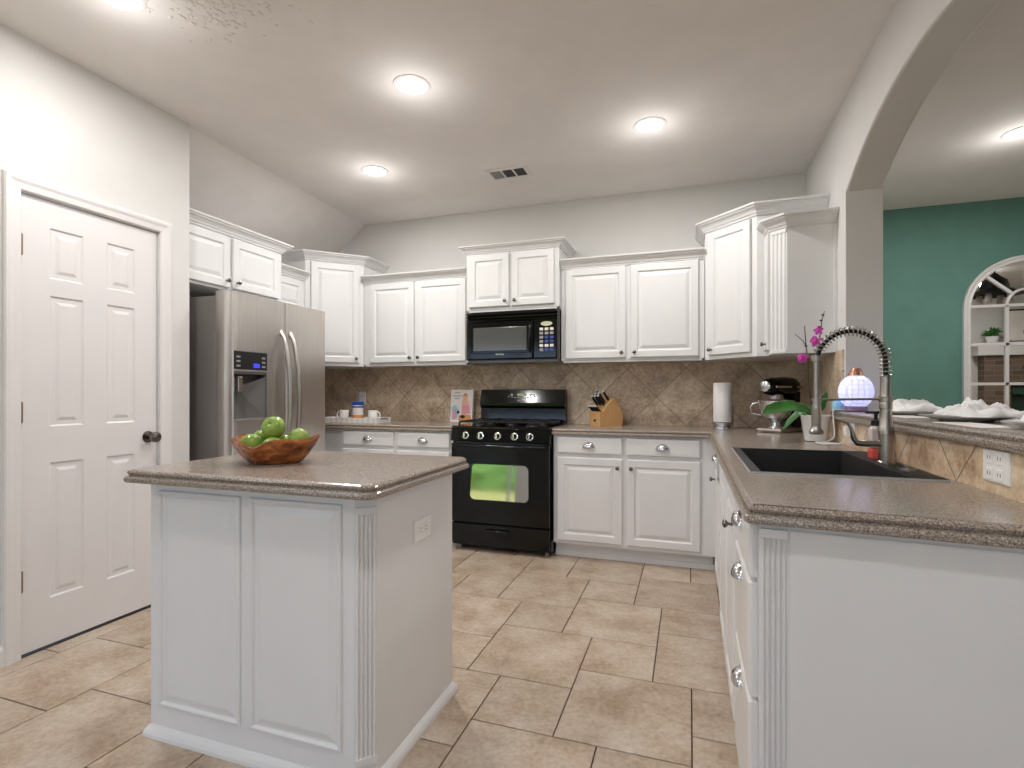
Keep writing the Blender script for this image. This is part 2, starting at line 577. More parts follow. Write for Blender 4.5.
CROWN = [(0.0, 0.0), (0.009, 0.0), (0.011, 0.010), (0.018, 0.014), (0.024, 0.026), (0.038, 0.041), (0.048, 0.046), (0.05, 0.054), (0.060, 0.057), (0.062, 0.068), (0.0, 0.068)]
def sweep(path, prof, z0, side=1, mi=0, mb=None):
    # open XY path, profile (out, up); side=1 offsets to the right of travel
    P = [Vector(p) for p in path]; n = len(P); vs = []; fs = []; m = len(prof)
    for i in range(n):
        if i == 0: e = (P[1] - P[0]).normalized(); nn = Vector((e.y, -e.x)) * side; k = 1
        elif i == n - 1: e = (P[i] - P[i - 1]).normalized(); nn = Vector((e.y, -e.x)) * side; k = 1
        else:
            e0 = (P[i] - P[i - 1]).normalized(); e1 = (P[i + 1] - P[i]).normalized()
            n0 = Vector((e0.y, -e0.x)) * side; n1 = Vector((e1.y, -e1.x)) * side
            nn = (n0 + n1).normalized(); k = 1 / max(0.3, nn.dot(n0))
        for o, h in prof:
            q = P[i] + nn * o * k
            vs.append((q.x, q.y, z0 + h))
    for i in range(n - 1):
        for j in range(m):
            fs.append((i * m + j, i * m + (j + 1) % m, (i + 1) * m + (j + 1) % m, (i + 1) * m + j))
    fs.append(tuple(range(m))); fs.append(tuple((n - 1) * m + j for j in range(m)))
    mb = mb or MB()
    return mb.add(vs, fs, mi)

def text_mesh(name, body, size, O, U, V, mat, parent, depth=0.0006, align='CENTER'):
    cu = bpy.data.curves.new(name, 'FONT')
    cu.body = body; cu.size = size; cu.extrude = depth / 2; cu.align_x = align; cu.align_y = 'CENTER'
    tmp = bpy.data.objects.new(name + '_curve', cu)
    COL.objects.link(tmp)
    bpy.context.view_layer.update()
    me = bpy.data.meshes.new_from_object(tmp.evaluated_get(bpy.context.evaluated_depsgraph_get()))
    bpy.data.objects.remove(tmp)
    bpy.data.curves.remove(cu)
    U = Vector(U).normalized(); V = Vector(V).normalized(); Nn = U.cross(V)
    off = ORG.get(parent.name, Vector())
    for v in me.vertices:
        v.co = Vector(O) + U * v.co.x + V * v.co.y + Nn * v.co.z - off
    me.materials.clear(); me.materials.append(M[mat])
    me.name = name
    o = bpy.data.objects.new(name, me)
    COL.objects.link(o); o.parent = parent
    ORG[o.name] = off
    return o

XP, XN, YP, YN = Vector((1, 0, 0)), Vector((-1, 0, 0)), Vector((0, 1, 0)), Vector((0, -1, 0))
ZV = Vector((0, 0, 1))

# ------------------------------------------------------------------ the setting
XW, XL, YB, XR, XR2, ZC = -2.777, -3.34, 4.213, 0.787, 0.955, 2.74
YJ0, YJ1 = 1.38, 3.20            # arch jambs
YG = 5.30                        # green wall
YW = -2.6                        # window wall behind the camera
# floor: hopscotch of 45 cm and 30 cm tiles
fl = MB()
fl.box(-5.3, 6.3, YW - 0.1, YG + 0.05, -0.06, -0.0035, 0)
ux, uy, g = 0.1493, 0.1522, 0.0024
tv = [0.5] * 6
X0, X1, Y0, Y1 = -5.2, 6.2, YW, YG
def tile(ax, ay, k):
    x0, x1, y0, y1 = max(ax + g, X0), min(ax + k * ux - g, X1), max(ay + g, Y0), min(ay + k * uy - g, Y1)
    if x1 - x0 < 0.005 or y1 - y0 < 0.005: return
    b = 0.0012
    vs = [(x0, y0, -0.0035), (x1, y0, -0.0035), (x1, y1, -0.0035), (x0, y1, -0.0035), (x0, y0, -b), (x1, y0, -b), (x1, y1, -b), (x0, y1, -b),
          (x0 + b, y0 + b, 0), (x1 - b, y0 + b, 0), (x1 - b, y1 - b, 0), (x0 + b, y1 - b, 0)]
    fs = [(i, (i + 1) % 4, 4 + (i + 1) % 4, 4 + i) for i in range(4)] + [(4 + i, 4 + (i + 1) % 4, 8 + (i + 1) % 4, 8 + i) for i in range(4)] + [(8, 9, 10, 11)]
    fl.add(vs, fs, 1)
    tv.extend([random.random()] * len(fs))
for i in range(-40, 41):
    for j in range(-40, 41):
        ax = -0.4395 + (3 * i + 2 * j) * ux
        ay = 1.727 + (-2 * i + 3 * j) * uy
        if ax < -6 or ax > 7 or ay < -3.5 or ay > 6: continue
        tile(ax, ay, 3)
        tile(ax, ay + 3 * uy, 2)
fo = struct('floor', fl, ['grout', 'tile'])
at = fo.data.attributes.new('tilevar', 'FLOAT', 'FACE')
at.data.foreach_set('value', tv)

# ceiling: flat, with the part over the fridge alcove sloping down
cl = MB()
cl.add([(-2.80, 2.30, ZC), (-2.89, YB, ZC), (6.3, YB, ZC), (6.3, YW - .1, ZC), (-5.3, YW - .1, ZC), (-5.3, 2.30, ZC)], [(0, 1, 2, 3, 4, 5)])
cl.add([(-2.89, YB, ZC), (XR2, YB, ZC), (6.3, YB, ZC), (6.3, YG + .1, ZC), (XR2, YG + .1, ZC)], [(1, 2, 3, 4)])
cl.box(-5.3, 6.3, YW - .1, YG + .1, ZC + 0.002, ZC + 0.06)
ceil = struct('ceiling', cl, 'ceil')
sl = MB()
sl.add([(-2.80, 2.30, ZC), (-2.89, YB, ZC), (XL - .06, YB, 2.33), (XL - .06, 2.30, 2.30),
        (-2.80, 2.30, ZC + .05), (-2.89, YB, ZC + .05), (XL - .06, YB, 2.38), (XL - .06, 2.30, 2.35)],
       [(0, 1, 2, 3), (7, 6, 5, 4), (0, 3, 7, 4), (1, 5, 6, 2), (2, 6, 7, 3), (0, 4, 5, 1)])
struct('ceiling_slope', sl, 'ceil')

struct('wall_back', MB().box(XL - .12, XR2, YB, YB + .12, 0, ZC), 'wall')
struct('wall_left', MB().box(XL - .12, XL, 2.30, YB, 0, 2.40), 'wall')
# pantry wall with the door opening (door slab fills it), end cap towards the fridge
pw = MB()
pw.box(XW - .12, XW, 1.15, 1.475, 0, ZC)
pw.box(XW - .12, XW, 2.118, 2.30, 0, ZC)
pw.box(XW - .12, XW, 1.475, 2.118, 2.057, ZC)
pw.box(XL - .12, XW - .12, 2.20, 2.30, 0, ZC)
struct('wall_pantry', pw, 'wall')
struct('wall_pantry_return', MB().box(-5.3, XW - .12, 1.15, 1.25, 0, ZC), 'wall')
struct('wall_far_left', MB().box(-5.3, -5.2, YW, 1.15, 0, ZC), 'wall')
# window wall behind the camera: opening for the patio door and a window
ww = MB()
ww.box(-5.3, -4.6, YW - .12, YW, 0, ZC)
ww.box(-4.6, -2.1, YW - .12, YW, 2.12, ZC)
ww.box(-2.1, -1.1, YW - .12, YW, 0, ZC)
ww.box(-1.1, 0.3, YW - .12, YW, 0, .85)
ww.box(-1.1, 0.3, YW - .12, YW, 2.12, ZC)
ww.box(0.3, 6.3, YW - .12, YW, 0, ZC)
struct('wall_window', ww, 'wall')

# right wall with the flat arch (kitchen side x=XR, dining side x=XR2)
def arch_z(y):
    return 2.44 - (1.85 - sqrt(max(0, 1.85 ** 2 - (y - 2.35) ** 2)))
aw = MB()
aw.box(XR, XR2, YW, YJ0, 0, ZC)
aw.box(XR, XR2, YJ1, YB, 0, ZC)
N = 28
ring = []
for k in range(N + 1):
    y = YJ0 + (YJ1 - YJ0) * k / N
    ring.append((y, arch_z(y)))
B = 0.012
vs = []
for y, z in ring:
    vs += [(XR, y, ZC), (XR, y, z + B), (XR + B * .3, y, z + B * .3), (XR + B, y, z), (XR2 - B, y, z), (XR2 - B * .3, y, z + B * .3), (XR2, y, z + B), (XR2, y, ZC)]
fs = []
for k in range(N):
    for j in range(7):
        fs.append((8 * k + j, 8 * k + j + 1, 8 * k + 9 + j, 8 * k + 8 + j))
aw.add(vs, fs)
struct('wall_right', aw, 'wall')
# low wall under the bar top, tiled on the kitchen side
struct('wall_bar', MB().box(0.737, XR2, YJ0, YJ1, 0, 1.03), 'wall')
struct('wall_bar_tiles', MB().box(0.725, 0.737, YJ0, YJ1, 0.86, 1.031), 'splash_bar')
struct('wall_back_tiles', MB().box(XL, XR, YB - .009, YB, 0.86, 1.40), 'splash_back')
struct('wall_right_tiles', MB().box(XR - .009, XR, YJ1 + .03, YB - .009, 0.86, 1.40), 'splash_side')
# dining side
struct('wall_dining_side', MB().box(XR, XR2, YB + .12, YG, 0, ZC), 'wall')
struct('wall_green', MB().box(XR, 6.3, YG, YG + .1, 0, ZC), 'green')
struct('wall_dining_right', MB().box(6.2, 6.3, YW, YG, 0, ZC), 'wall')
struct('wall_fireplace', MB().box(3.3, 6.2, .60, .80, 0, ZC), 'wall')

# baseboards
bp = [(0, 0), (.014, 0), (.014, .07), (.009, .083), (0, .09)]
def baseb(name, path, side):
    o = sweep(path, bp, 0, side); struct(name, o, 'trim')
baseb('baseboard_left', [(XW, 1.15), (XW, 1.418)], 1)
baseb('baseboard_pantry', [(XW, 2.184), (XW, 2.30)], 1)
baseb('baseboard_green', [(XR2, YG), (6.2, YG)], 1)
baseb('baseboard_fireplace', [(4.1, .80), (3.3, .80)], 1)

# pantry door with casing
d1 = struct('door_1', MB(), 'door_white')
bpy.data.objects.remove(d1)
dm = MB()
yA, yB_, zA, zB = 1.487, 2.106, 0.012, 2.045
dm.box(XW - .042, XW - .014, yA, yB_, zA, zB)
# face grid with six raised panels
cols = [(1.597, 1.740), (1.846, 1.988)]
rows = [(0.224, 0.846), (1.012, 1.614), (1.692, 1.925)]
ys = [yA, cols[0][0], cols[0][1], cols[1][0], cols[1][1], yB_]
zs = [zA, rows[0][0], rows[0][1], rows[1][0], rows[1][1], rows[2][0], rows[2][1], zB]
xf = XW - .008
for i in range(5):
    for j in range(7):
        y0, y1, z0, z1 = ys[i], ys[i + 1], zs[j], zs[j + 1]
        if i in (1, 3) and j in (1, 3, 5):
            dm.rings((xf, 0, 0), YP, XP, y0, y1, z0, z1, [(0, 0), (.004, -.003), (.012, -.009), (.017, -.009), (.04, -.0015), (.043, -.001)], cap0=False)
        else:
            dm.add([(xf, y0, z0), (xf, y1, z0), (xf, y1, z1), (xf, y0, z1)], [(0, 1, 2, 3)])
dm.add([(xf, yA, zA), (xf, yB_, zA), (xf, yB_, zB), (xf, yA, zB), (xf - .01, yA, zA), (xf - .01, yB_, zA), (xf - .01, yB_, zB), (xf - .01, yA, zB)],
       [(0, 1, 5, 4), (1, 2, 6, 5), (2, 3, 7, 6), (3, 0, 4, 7)])
d1 = struct('door_1', dm, 'door_white')
for z in (0.335, 1.08, 1.82):
    h = MB().box(XW - .012, XW - .002, 1.478, 1.492, z - .045, z + .045)
    h.lathe([(0.006, -.047), (.006, .047)], (XW + .002, 1.4815, z), 10)
    struct('hinge', h, 'brass', parent=d1)
kb = MB().lathe([(.032, 0), (.031, .004), (.012, .008), (.011, .035), (.022, .04), (.029, .052), (.027, .066), (.015, .073), (0, .074)], (XW - .008, 2.058, .928), 20, D=XP)
struct('door_knob', kb, 'pewter', parent=d1)
cs = MB()
cp = [(0, 0), (0.0, .010), (.006, .014), (.03, .016), (.045, .021), (.058, .021), (.064, .014), (.066, 0)]
def casing_piece(p, q, inw):
    # profile across 'inw' direction (from opening outward), thickness towards +X, mitred by extent
    A = Vector(p); Bq = Vector(q)
    d = (Bq - A).normalized(); inw = Vector(inw)
    vs = []; m = len(cp)
    for P_, sgn in ((A, -1), (Bq, 1)):
        for o, t in cp:
            ext = o if abs(P_.z) > .5 else 0
            vs.append(P_ + inw * o + d * sgn * ext + XP * t)
    fs = [(j, (j + 1) % m, m + (j + 1) % m, m + j) for j in range(m)] + [tuple(range(m)), tuple(range(m, 2 * m))]
    cs.add(vs, fs)
casing_piece((XW, 1.479, 0), (XW, 1.479, 2.053), (0, -1, 0))
casing_piece((XW, 2.114, 0), (XW, 2.114, 2.053), (0, 1, 0))
casing_piece((XW, 1.479, 2.053), (XW, 2.114, 2.053), (0, 0, 1))
cs.box(XW - .05, XW, 1.475, 1.4815, 0, 2.055); cs.box(XW - .05, XW, 2.1115, 2.118, 0, 2.055); cs.box(XW - .05, XW, 1.475, 2.118, 2.0495, 2.057)
struct('trim_1', cs, 'trim')
struct('trim_2', MB().box(XW - .10, XW + .0, 1.482, 2.111, 0.0002, .004), 'dark_slot')

# patio door and window behind the camera
def glazing(name, x0, x1, z0, z1, npan):
    f = MB()
    w = .055
    f.box(x0, x1, YW - .09, YW - .03, z0, z0 + w); f.box(x0, x1, YW - .09, YW - .03, z1 - w, z1)
    for k in range(npan + 1):
        xx = x0 + (x1 - x0 - w) * k / npan
        f.box(xx, xx + w, YW - .088, YW - .032, z0 + w, z1 - w)
    o = struct(name, f, 'trim')
    struct('glass', MB().box(x0 + w, x1 - w, YW - .062, YW - .058, z0 + w, z1 - w), 'glass', parent=o)
glazing('door_2', -4.6, -2.1, 0, 2.12, 2)
glazing('window_1', -1.1, 0.3, .85, 2.12, 2)

# outside
struct('ground_bounce_slab', MB().box(-6.5, 2.5, YW - 1.6, YW - .121, -.12, -.05), 'patio')  # pale slab added out of view to bounce daylight up to the ceiling
lw = MB().box(-16, 12, YW - 18, YW - .12, -.16, -.10)
struct('ground_lawn', lw, 'grass')
hg = MB()
bm = bmesh.new()
bmesh.ops.create_grid(bm, x_segments=60, y_segments=10, size=1)
for v in bm.verts:
    x = v.co.x * 13 - 2; z = (v.co.y + 1) * 1.1 - .1
    v.co = Vector((x, YW - 13 + 0.5 * noise.noise(Vector((x * 1.3, z * 2, 0))), z + .3 * noise.noise(Vector((x, 3, z))) * (z > .3)))
hg.bm(bm)
hg.box(-15, 11, YW - 14, YW - 13.5, -.1, 1.9)
tag(hg.build('hedge', 'hedge'), 'dark green clipped hedge across the back of the lawn', 'hedge')

# ------------------------------------------------------------------ cabinet hardware
DOOR = [(0, 0), (0, .014), (.002, .018), (.006, .020), (.048, .020), (.051, .0185), (.057, .011), (.064, .011), (.068, .0125), (.084, .0185), (.088, .019)]
DRAWER = [(0, 0), (0, .012), (.003, .017), (.010, .020)]
def knob(p, N_, parent, root, mat='pewter'):
    mb = MB().lathe([(.008, 0), (.0075, .003), (.005, .006), (.005, .014), (.011, .018), (.014, .023), (.013, .028), (.007, .031), (0, .032)], p, 16, D=N_)
    return mb.build('knob', mat, parent, root=root)
def cup(p, U, N_, parent, root, W_=.042, H_=.034, D_=.026, mat='chrome'):
    P_ = Vector(p); U = Vector(U); N_ = Vector(N_)
    mb = MB(); n, m = 18, 7
    for shell, k in ((0, 1.0), (1, .88)):
        vs = []; fs = []
        for j in range(m + 1):
            ps = pi / 2 * j / m
            for i in range(n + 1):
                ph = pi * i / n
                vs.append(P_ + U * (W_ * k * cos(ph) * cos(ps)) + ZV * (H_ * k * sin(ph) * cos(ps) ** .8 - .012) + N_ * (D_ * k * sin(ps) ** .8))
        for j in range(m):
            for i in range(n):
                a = j * (n + 1) + i
                fs.append((a, a + 1, a + n + 2, a + n + 1))
        mb.add(vs, fs, 0, True)
    # flange against the drawer
    fl_ = [P_ + U * (W_ * 1.1 * cos(pi * i / n)) + ZV * (H_ * 1.14 * sin(pi * i / n) - .012) for i in range(n + 1)]
    fl2 = [q + N_ * .002 for q in fl_]
    mb.add(fl2, [tuple(range(n + 1))])
    mb.add(fl_ + fl2, [(i, i + 1, n + 2 + i, n + 1 + i) for i in range(n)])
    return mb.build('cup_pull', mat, parent, root=root)
def cab_door(root, O, U, N_, a0, a1, z0, z1, kp=None, prof=DOOR):
    mb = MB().rings(Vector(O) + Vector(N_) * .0005, U, N_, a0, a1, z0, z1, prof)
    d = mb.build('door', 'white', root)
    if kp:
        a, z = kp
        knob(Vector(O) + Vector(U) * a + ZV * z + Vector(N_) * .020, N_, d, root)
    return d
def cab_drawer(root, O, U, N_, a0, a1, z0, z1, pull=True, pz=None):
    mb = MB().rings(Vector(O) + Vector(N_) * .0005, U, N_, a0, a1, z0, z1, DRAWER)
    d = mb.build('drawer', 'white', root)
    if pull: cup(Vector(O) + Vector(U) * ((a0 + a1) / 2) + ZV * (pz or (z0 + z1) / 2) + Vector(N_) * .020, U, N_, d, root)
    return d
def crown(root, path, z, side=1, sc=1.0):
    return sweep(path, [(a * sc, b * sc) for a, b in CROWN], z, side).build('crown_moulding', 'white', root)

ZU = 1.395                              # underside of the wall cabinets
YF = 3.885                              # face of the wall cabinets on the back wall
TB = YB - .009                          # face of backsplash
# --- wall cabinets, back wall, left of microwave
def wall_cab(x0, x1, yf, z0, z1, doors, label, ctop, cpath, dz0=None, dz1=None, kz=None, name='wall_cabinet', sc=1.0):
    r = thing(name, label, 'cabinet', ((x0 + x1) / 2, YB, z0))
    c = MB().box(x0, x1, yf, YB, z0 + .012, z1)
    c.box(x0, x1, yf, yf + .02, z0, z0 + .014)
    c.box(x0, x0 + .016, yf, YB, z0, z0 + .013); c.box(x1 - .016, x1, yf, YB, z0, z0 + .013)
    c.build('carcass', 'white', r)
    for a0, a1, ka in doors:
        cab_door(r, (0, yf, 0), XP, YN, a0, a1, dz0 or z0 + .028, dz1 or z1 - .02, (ka, kz or z0 + .065))
    crown(r, cpath, ctop, 1, sc)
    return r
wall_cab(-2.668, -1.69, YF, ZU, 2.115, [(-2.60, -2.175, -2.205), (-2.158, -1.705, -2.128)],
         'white double-door wall cabinet between the left corner cabinet and the microwave', 2.100, [(-2.668, YF), (-1.69, YF)])
wall_cab(-1.678, -.925, 3.83, 1.803, 2.29, [(-1.650, -1.318, -1.346), (-1.296, -.960, -1.268)],
         'short white two-door cabinet mounted directly above the black microwave', 2.262, [(-1.678, YB), (-1.678, 3.83), (-.925, 3.83), (-.925, YB)], dz0=1.838, dz1=2.25, kz=1.878, sc=.86)
wall_cab(-.921, .100, YF, ZU, 2.115, [(-.885, -.437, -.467), (-.405, .062, -.375)],
         'white double-door wall cabinet above the knife block, right of the microwave', 2.100, [(-.921, YF), (.100, YF)])

# --- corner wall cabinets (diagonal faces)
def corner_cab(name, label, poly, face, z0, z1, ctop, cpath, kfrac):
    cx = sum(p[0] for p in poly) / len(poly); cy = sum(p[1] for p in poly) / len(poly)
    r = thing(name, label, 'cabinet', (cx, cy, z0))
    MB().prism(poly, z0, z1).build('carcass', 'white', r)
    A = Vector((*face[0], 0)); Bf = Vector((*face[1], 0)); U = (Bf - A).normalized(); Nn = Vector((U.y, -U.x, 0)); L = (Bf - A).length
    cab_door(r, A, U, Nn, .042, L - .038, z0 + .028, z1 - .03, (.042 + .03 if kfrac < .5 else L - .068, z0 + .065))
    crown(r, cpath, ctop, 1)
    return r
corner_cab('corner_wall_cabinet', 'tall white angled corner cabinet on the left, behind the fridge',
           [(XL, YB), (XL, 3.553), (-3.010, 3.553), (-2.675, YF), (-2.675, YB)][::-1], ((-3.010, 3.553), (-2.675, YF)), ZU, 2.29, 2.272,
           [(XL, 3.553), (-3.010, 3.553), (-2.675, YF), (-2.675, YB)], 1)
corner_cab('corner_wall_cabinet', 'tall white angled corner cabinet above the paper towel roll',
           [(.104, YB), (.104, 3.872), (.399, 3.577), (XR - .001, 3.577), (XR - .001, YB)], ((.104, 3.872), (.399, 3.577)), ZU, 2.29, 2.272,
           [(.104, YB), (.104, 3.872), (.399, 3.577), (XR - .001, 3.577)], 0)

# --- narrow end cabinet on the right wall with fluted corner
r = thing('end_wall_cabinet', 'narrow white end cabinet with a fluted corner column, beside the arch', 'cabinet', (.65, 3.45, ZU))
ya = 3.376
MB().prism([(.457, 3.574), (.457, 3.454), (.535, ya), (XR - .001, ya), (XR - .001, 3.574)], ZU, 2.155).build('carcass', 'white', r)
cab_door(r, (.457, 3.573, 0), YN, XN, .004, .117, ZU + .028, 2.12, (.095, ZU + .065), prof=DRAWER)
def flute(mb, A, B_, z0, z1, n=4, dep=.004, head=True):
    A = Vector((*A, 0)); B_ = Vector((*B_, 0)); U = (B_ - A).normalized(); Nn = Vector((U.y, -U.x, 0)); L = (B_ - A).length
    mb.obox(A, U, Nn, 0, L, z0, z0 + .02, 0, dep + .003); mb.obox(A, U, Nn, 0, L, z1 - .02, z1, 0, dep + .003)
    w = L / n
    for k in range(n):
        c = A + U * (w * (k + .5))
        pts = [(c + U * (w * .36 * cos(pi * q / 6)) + Nn * (dep * sin(pi * q / 6))) for q in range(7)]
        vs = [p + ZV * (z0 + .02) for p in pts] + [p + ZV * (z1 - .02) for p in pts]
        mb.add(vs, [(q, q + 1, 8 + q, 7 + q) for q in range(6)], 0, True)
    return mb
flute(MB(), (.459, 3.452), (.533, 3.378), ZU + .005, 2.12).build('fluted_column', 'white', r)
e = MB().obox((0, ya, 0), XP, YN, XR - .016, XR - .001, ZU, 2.12, 0, .01)
e.build('scribe_strip', 'white', r)
crown(r, [(.457, 3.574), (.457, 3.454), (.535, ya), (XR - .001, ya)], 2.125, 1)

# --- cabinet over the fridge and the small one beside it
XFc = -2.90
r = thing('fridge_top_cabinet', 'white two-door cabinet hanging over the stainless fridge', 'cabinet', (-3.1, 2.75, 1.845))
MB().box(XL, XFc, 2.303, 3.165, 1.845, 2.225).build('carcass', 'white', r)
cab_door(r, (XFc, 0, 0), YP, XP, 2.306, 2.688, 1.862, 2.195, (2.655, 1.905))
cab_door(r, (XFc, 0, 0), YP, XP, 2.712, 3.125, 1.862, 2.195, (2.742, 1.905))
crown(r, [(XFc, 2.303), (XFc, 3.165), (XL, 3.165)], 2.21, 1)
r = thing('wall_cabinet', 'small white wall cabinet squeezed between the fridge cabinet and left corner cabinet', 'cabinet', (-3.2, 3.36, 1.80))
MB().box(XL, -3.012, 3.168, 3.55, 1.80, 2.105).build('carcass', 'white', r)
cab_door(r, (-3.012, 0, 0), YP, XP, 3.19, 3.515, 1.825, 2.08, (3.22, 1.86))
crown(r, [(-3.012, 3.168), (-3.012, 3.55)], 2.09, 1)

# ------------------------------------------------------------------ base cabinets
YCb = 3.625                # face frame
r = thing('base_cabinet', 'white base cabinet with two drawers left of the range, under the mug tray', 'cabinet', (-2.2, YB, 0))
c = MB().box(-2.98, -1.692, YCb, TB, .105, .871); c.box(-2.98, -1.692, YCb + .07, YB - .03, 0, .105)
c.build('carcass', 'white', r)
for a, b in ((-2.684, -2.212), (-2.176, -1.722)):
    cab_drawer(r, (0, YCb, 0), XP, YN, a, b, .742, .858)
cab_door(r, (0, YCb, 0), XP, YN, -2.684, -2.212, .13, .715, (-2.245, .66))
cab_door(r, (0, YCb, 0), XP, YN, -2.176, -1.722, .13, .715, (-2.142, .66))
r = thing('base_cabinet', 'white base cabinet with two drawers over two doors right of the range', 'cabinet', (-.4, YB, 0))
c = MB().box(-.915, .205, YCb, TB, .105, .871); c.box(-.915, .15, YCb + .07, YB - .03, 0, .105)
c.box(-.915, .22, YCb + .06, YCb + .07, 0, .035)
c.build('carcass', 'white', r)
for a, b in ((-.886, -.432), (-.402, .068)):
    cab_drawer(r, (0, YCb, 0), XP, YN, a, b, .742, .858)
cab_door(r, (0, YCb, 0), XP, YN, -.886, -.432, .13, .715, (-.462, .655))
cab_door(r, (0, YCb, 0), XP, YN, -.402, .068, .13, .715, (-.372, .655))

# peninsula: corner unit, dishwasher, sink base, drawer stack; faces look to -X
XPn = .152
def pen_unit(name, label, y0, y1):
    r = thing(name, label, 'cabinet', (.4, (y0 + y1) / 2, 0))
    c = MB().box(XPn, .72, y0, y1, .105, .871)
    c.box(XPn + .07, .72, y0, y1, 0, .105)
    return r, c
r = thing('corner_base_cabinet', 'blank white corner cabinet at the inner corner below the paper towels', 'cabinet', (.4, 3.5, 0))
c = MB().box(.192, .72, 3.325, 3.622, .105, .871); c.box(.206, .72, 3.325, 4.18, .105, .871); c.box(.235, .72, 3.325, 3.69, 0, .105)
c.build('carcass', 'white', r)
r = thing('narrow_base_cabinet', 'narrow white drawer-over-door cabinet nearest the inner corner of the peninsula', 'cabinet', (.4, 3.1, 0))
c = MB().box(.163, .72, 2.935, 3.322, .105, .871); c.box(.235, .72, 2.935, 3.322, 0, .105)
c.build('carcass', 'white', r)
cab_door(r, (.163, 0, 0), YN, XN, -3.318, -2.95, .13, .715, (-3.285, .66))
cab_drawer(r, (.163, 0, 0), YN, XN, -3.318, -2.95, .742, .858, True)
r = thing('built_in_appliance', 'built-in white appliance with a black control strip left of the sink cabinet', 'appliance', (.4, 2.8, 0))
MB().box(.170, .72, 2.612, 2.93, .09, .868).build('body', 'grey', r)
MB().rings((.170, 0, 0), YN, XN, -2.928, -2.615, .10, .70, [(0, 0), (0, .018), (.006, .024), (.01, .026)]).build('door', 'white', r)
MB().rings((.170, 0, 0), YN, XN, -2.928, -2.615, .71, .862, [(0, 0), (0, .025), (.006, .030), (.01, .032)]).build('control_panel', 'black', r)
MB().box(.24, .70, 2.62, 2.92, 0, .09).build('toe_kick', 'matteblack', r)
r = thing('sink_base_cabinet', 'white sink base cabinet below the black sink', 'cabinet', (.4, 2.2, 0))
c = MB().box(XPn, XPn + .02, 1.76, 2.608, .105, .871); c.box(XPn + .02, .72, 1.76, 2.608, .105, .60); c.box(XPn + .07, .72, 1.76, 2.608, 0, .105)
c.box(XPn + .02, .72, 2.582, 2.608, .6, .871); c.box(XPn + .02, .72, 1.76, 1.775, .6, .871)
c.build('carcass', 'white', r)
cab_door(r, (XPn, 0, 0), YN, XN, -2.59, -2.20, .13, .85)
cab_door(r, (XPn, 0, 0), YN, XN, -2.18, -1.785, .13, .85, (-1.82, .745))
tl = math.tan(radians(-6.0))
r = thing('drawer_cabinet', 'white drawer stack at the near end of the peninsula, with fluted end panel', 'cabinet', (.4, 1.5, 0))
yE = 1.316
c = MB().prism([(XPn, 1.757), (XPn, yE), (.72, yE + tl * (.72 - XPn)), (.72, 1.757)], .0, .871)
c.build('carcass', 'white', r)
for z0, z1, pz in ((.735, .858, .826), (.455, .722, .685), (.115, .442, .40)):
    cab_drawer(r, (XPn, 0, 0), YN, XN, -1.735, -1.342, z0, z1, True, pz)
Ue = Vector((1, tl, 0)).normalized()
A = (XPn + .002, yE); Bq = (XPn + .056, yE + tl * .056)
flute(MB(), A, Bq, .01, .858, 5, .0055).build('fluted_column', 'white', r)
Ne = Vector((Ue.y, -Ue.x, 0))
MB().obox((XPn + .062, yE + tl * .062, 0), Ue, Ne, 0, .51, .0, .858, 0, .003).build('end_panel', 'white', r)

# ------------------------------------------------------------------ worktops
YC, XP0 = 3.590, .117
mb = worktop([(XL + .01, TB, 0, 1), (XL + .01, YC, 0, 0), (-1.689, YC, 0, 1), (-1.689, TB, 0, 1)], .914)
single('worktop', mb, 'granite', 'brown speckled worktop left of the range with the mug tray on it', 'worktop', (-2.5, 3.9, .872))
# sink opening
SX0, SX1, SY0, SY1 = .183, .700, 1.800, 2.570
ytip = 1.285 + tl * (.725 - XP0)
mb = worktop([(-.920, TB, 0, 1), (-.920, YC, 0, 0), (XP0, YC, .0, 0), (XP0, 1.285, .016, 0), (.725, ytip, 0, 1), (.725, YJ1 - .0, 0, 1), (.778, YJ1, 0, 1), (.778, TB, 0, 1)], .914,
             hole=[(SX0 + .006, SY0 + .006), (SX1 - .006, SY0 + .006), (SX1 - .006, SY1 - .006), (SX0 + .006, SY1 - .006)])
single('worktop', mb, 'granite', 'long L-shaped brown speckled worktop around the sink', 'worktop', (.1, 3.0, .872))
# raised bar ledge
mb = worktop([(.700, YJ0 + .002, 0, 0), (1.27, YJ0 + .002, .04, 0), (1.27, YJ1 - .004, .04, 0), (.700, YJ1 - .004, .03, 0)], 1.0725)
single('bar_ledge', mb, 'granite', 'raised brown stone bar ledge running under the arch', 'ledge', (.95, 2.3, 1.03))

# ------------------------------------------------------------------ kitchen island
r = thing('kitchen_island', 'white panelled kitchen island with brown speckled top in the foreground', 'kitchen island', (-1.3, 1.57, 0))
ix0, ix1, iy0, iy1, ch = -1.742, -.878, 1.298, 1.862, .046
body = [(ix0, iy1), (ix0, iy0), (ix1 - ch, iy0), (ix1, iy0 + ch), (ix1, iy1)]
MB().prism(body, 0, .871).build('body', 'white', r)
PAN = [(0, .0), (.0, .006), (.004, .008), (.012, .008), (.018, .003), (.022, .003), (.04, .0075)]
for a0, a1 in ((-1.702, -1.347), (-1.310, -.966)):
    MB().rings((0, iy0, 0), XP, YN, a0, a1, .108, .838, [(0, 0), (0, .003), (.003, .007), (.010, .008), (.014, .006), (.018, .001), (.024, .001), (.044, .006), (.048, .0065)]).build('front_panel', 'white', r)
flute(MB(), (ix1 - ch + .001, iy0 + .001), (ix1 - .001, iy0 + ch - .001), .075, .83, 5, .0055).build('fluted_column', 'white', r)
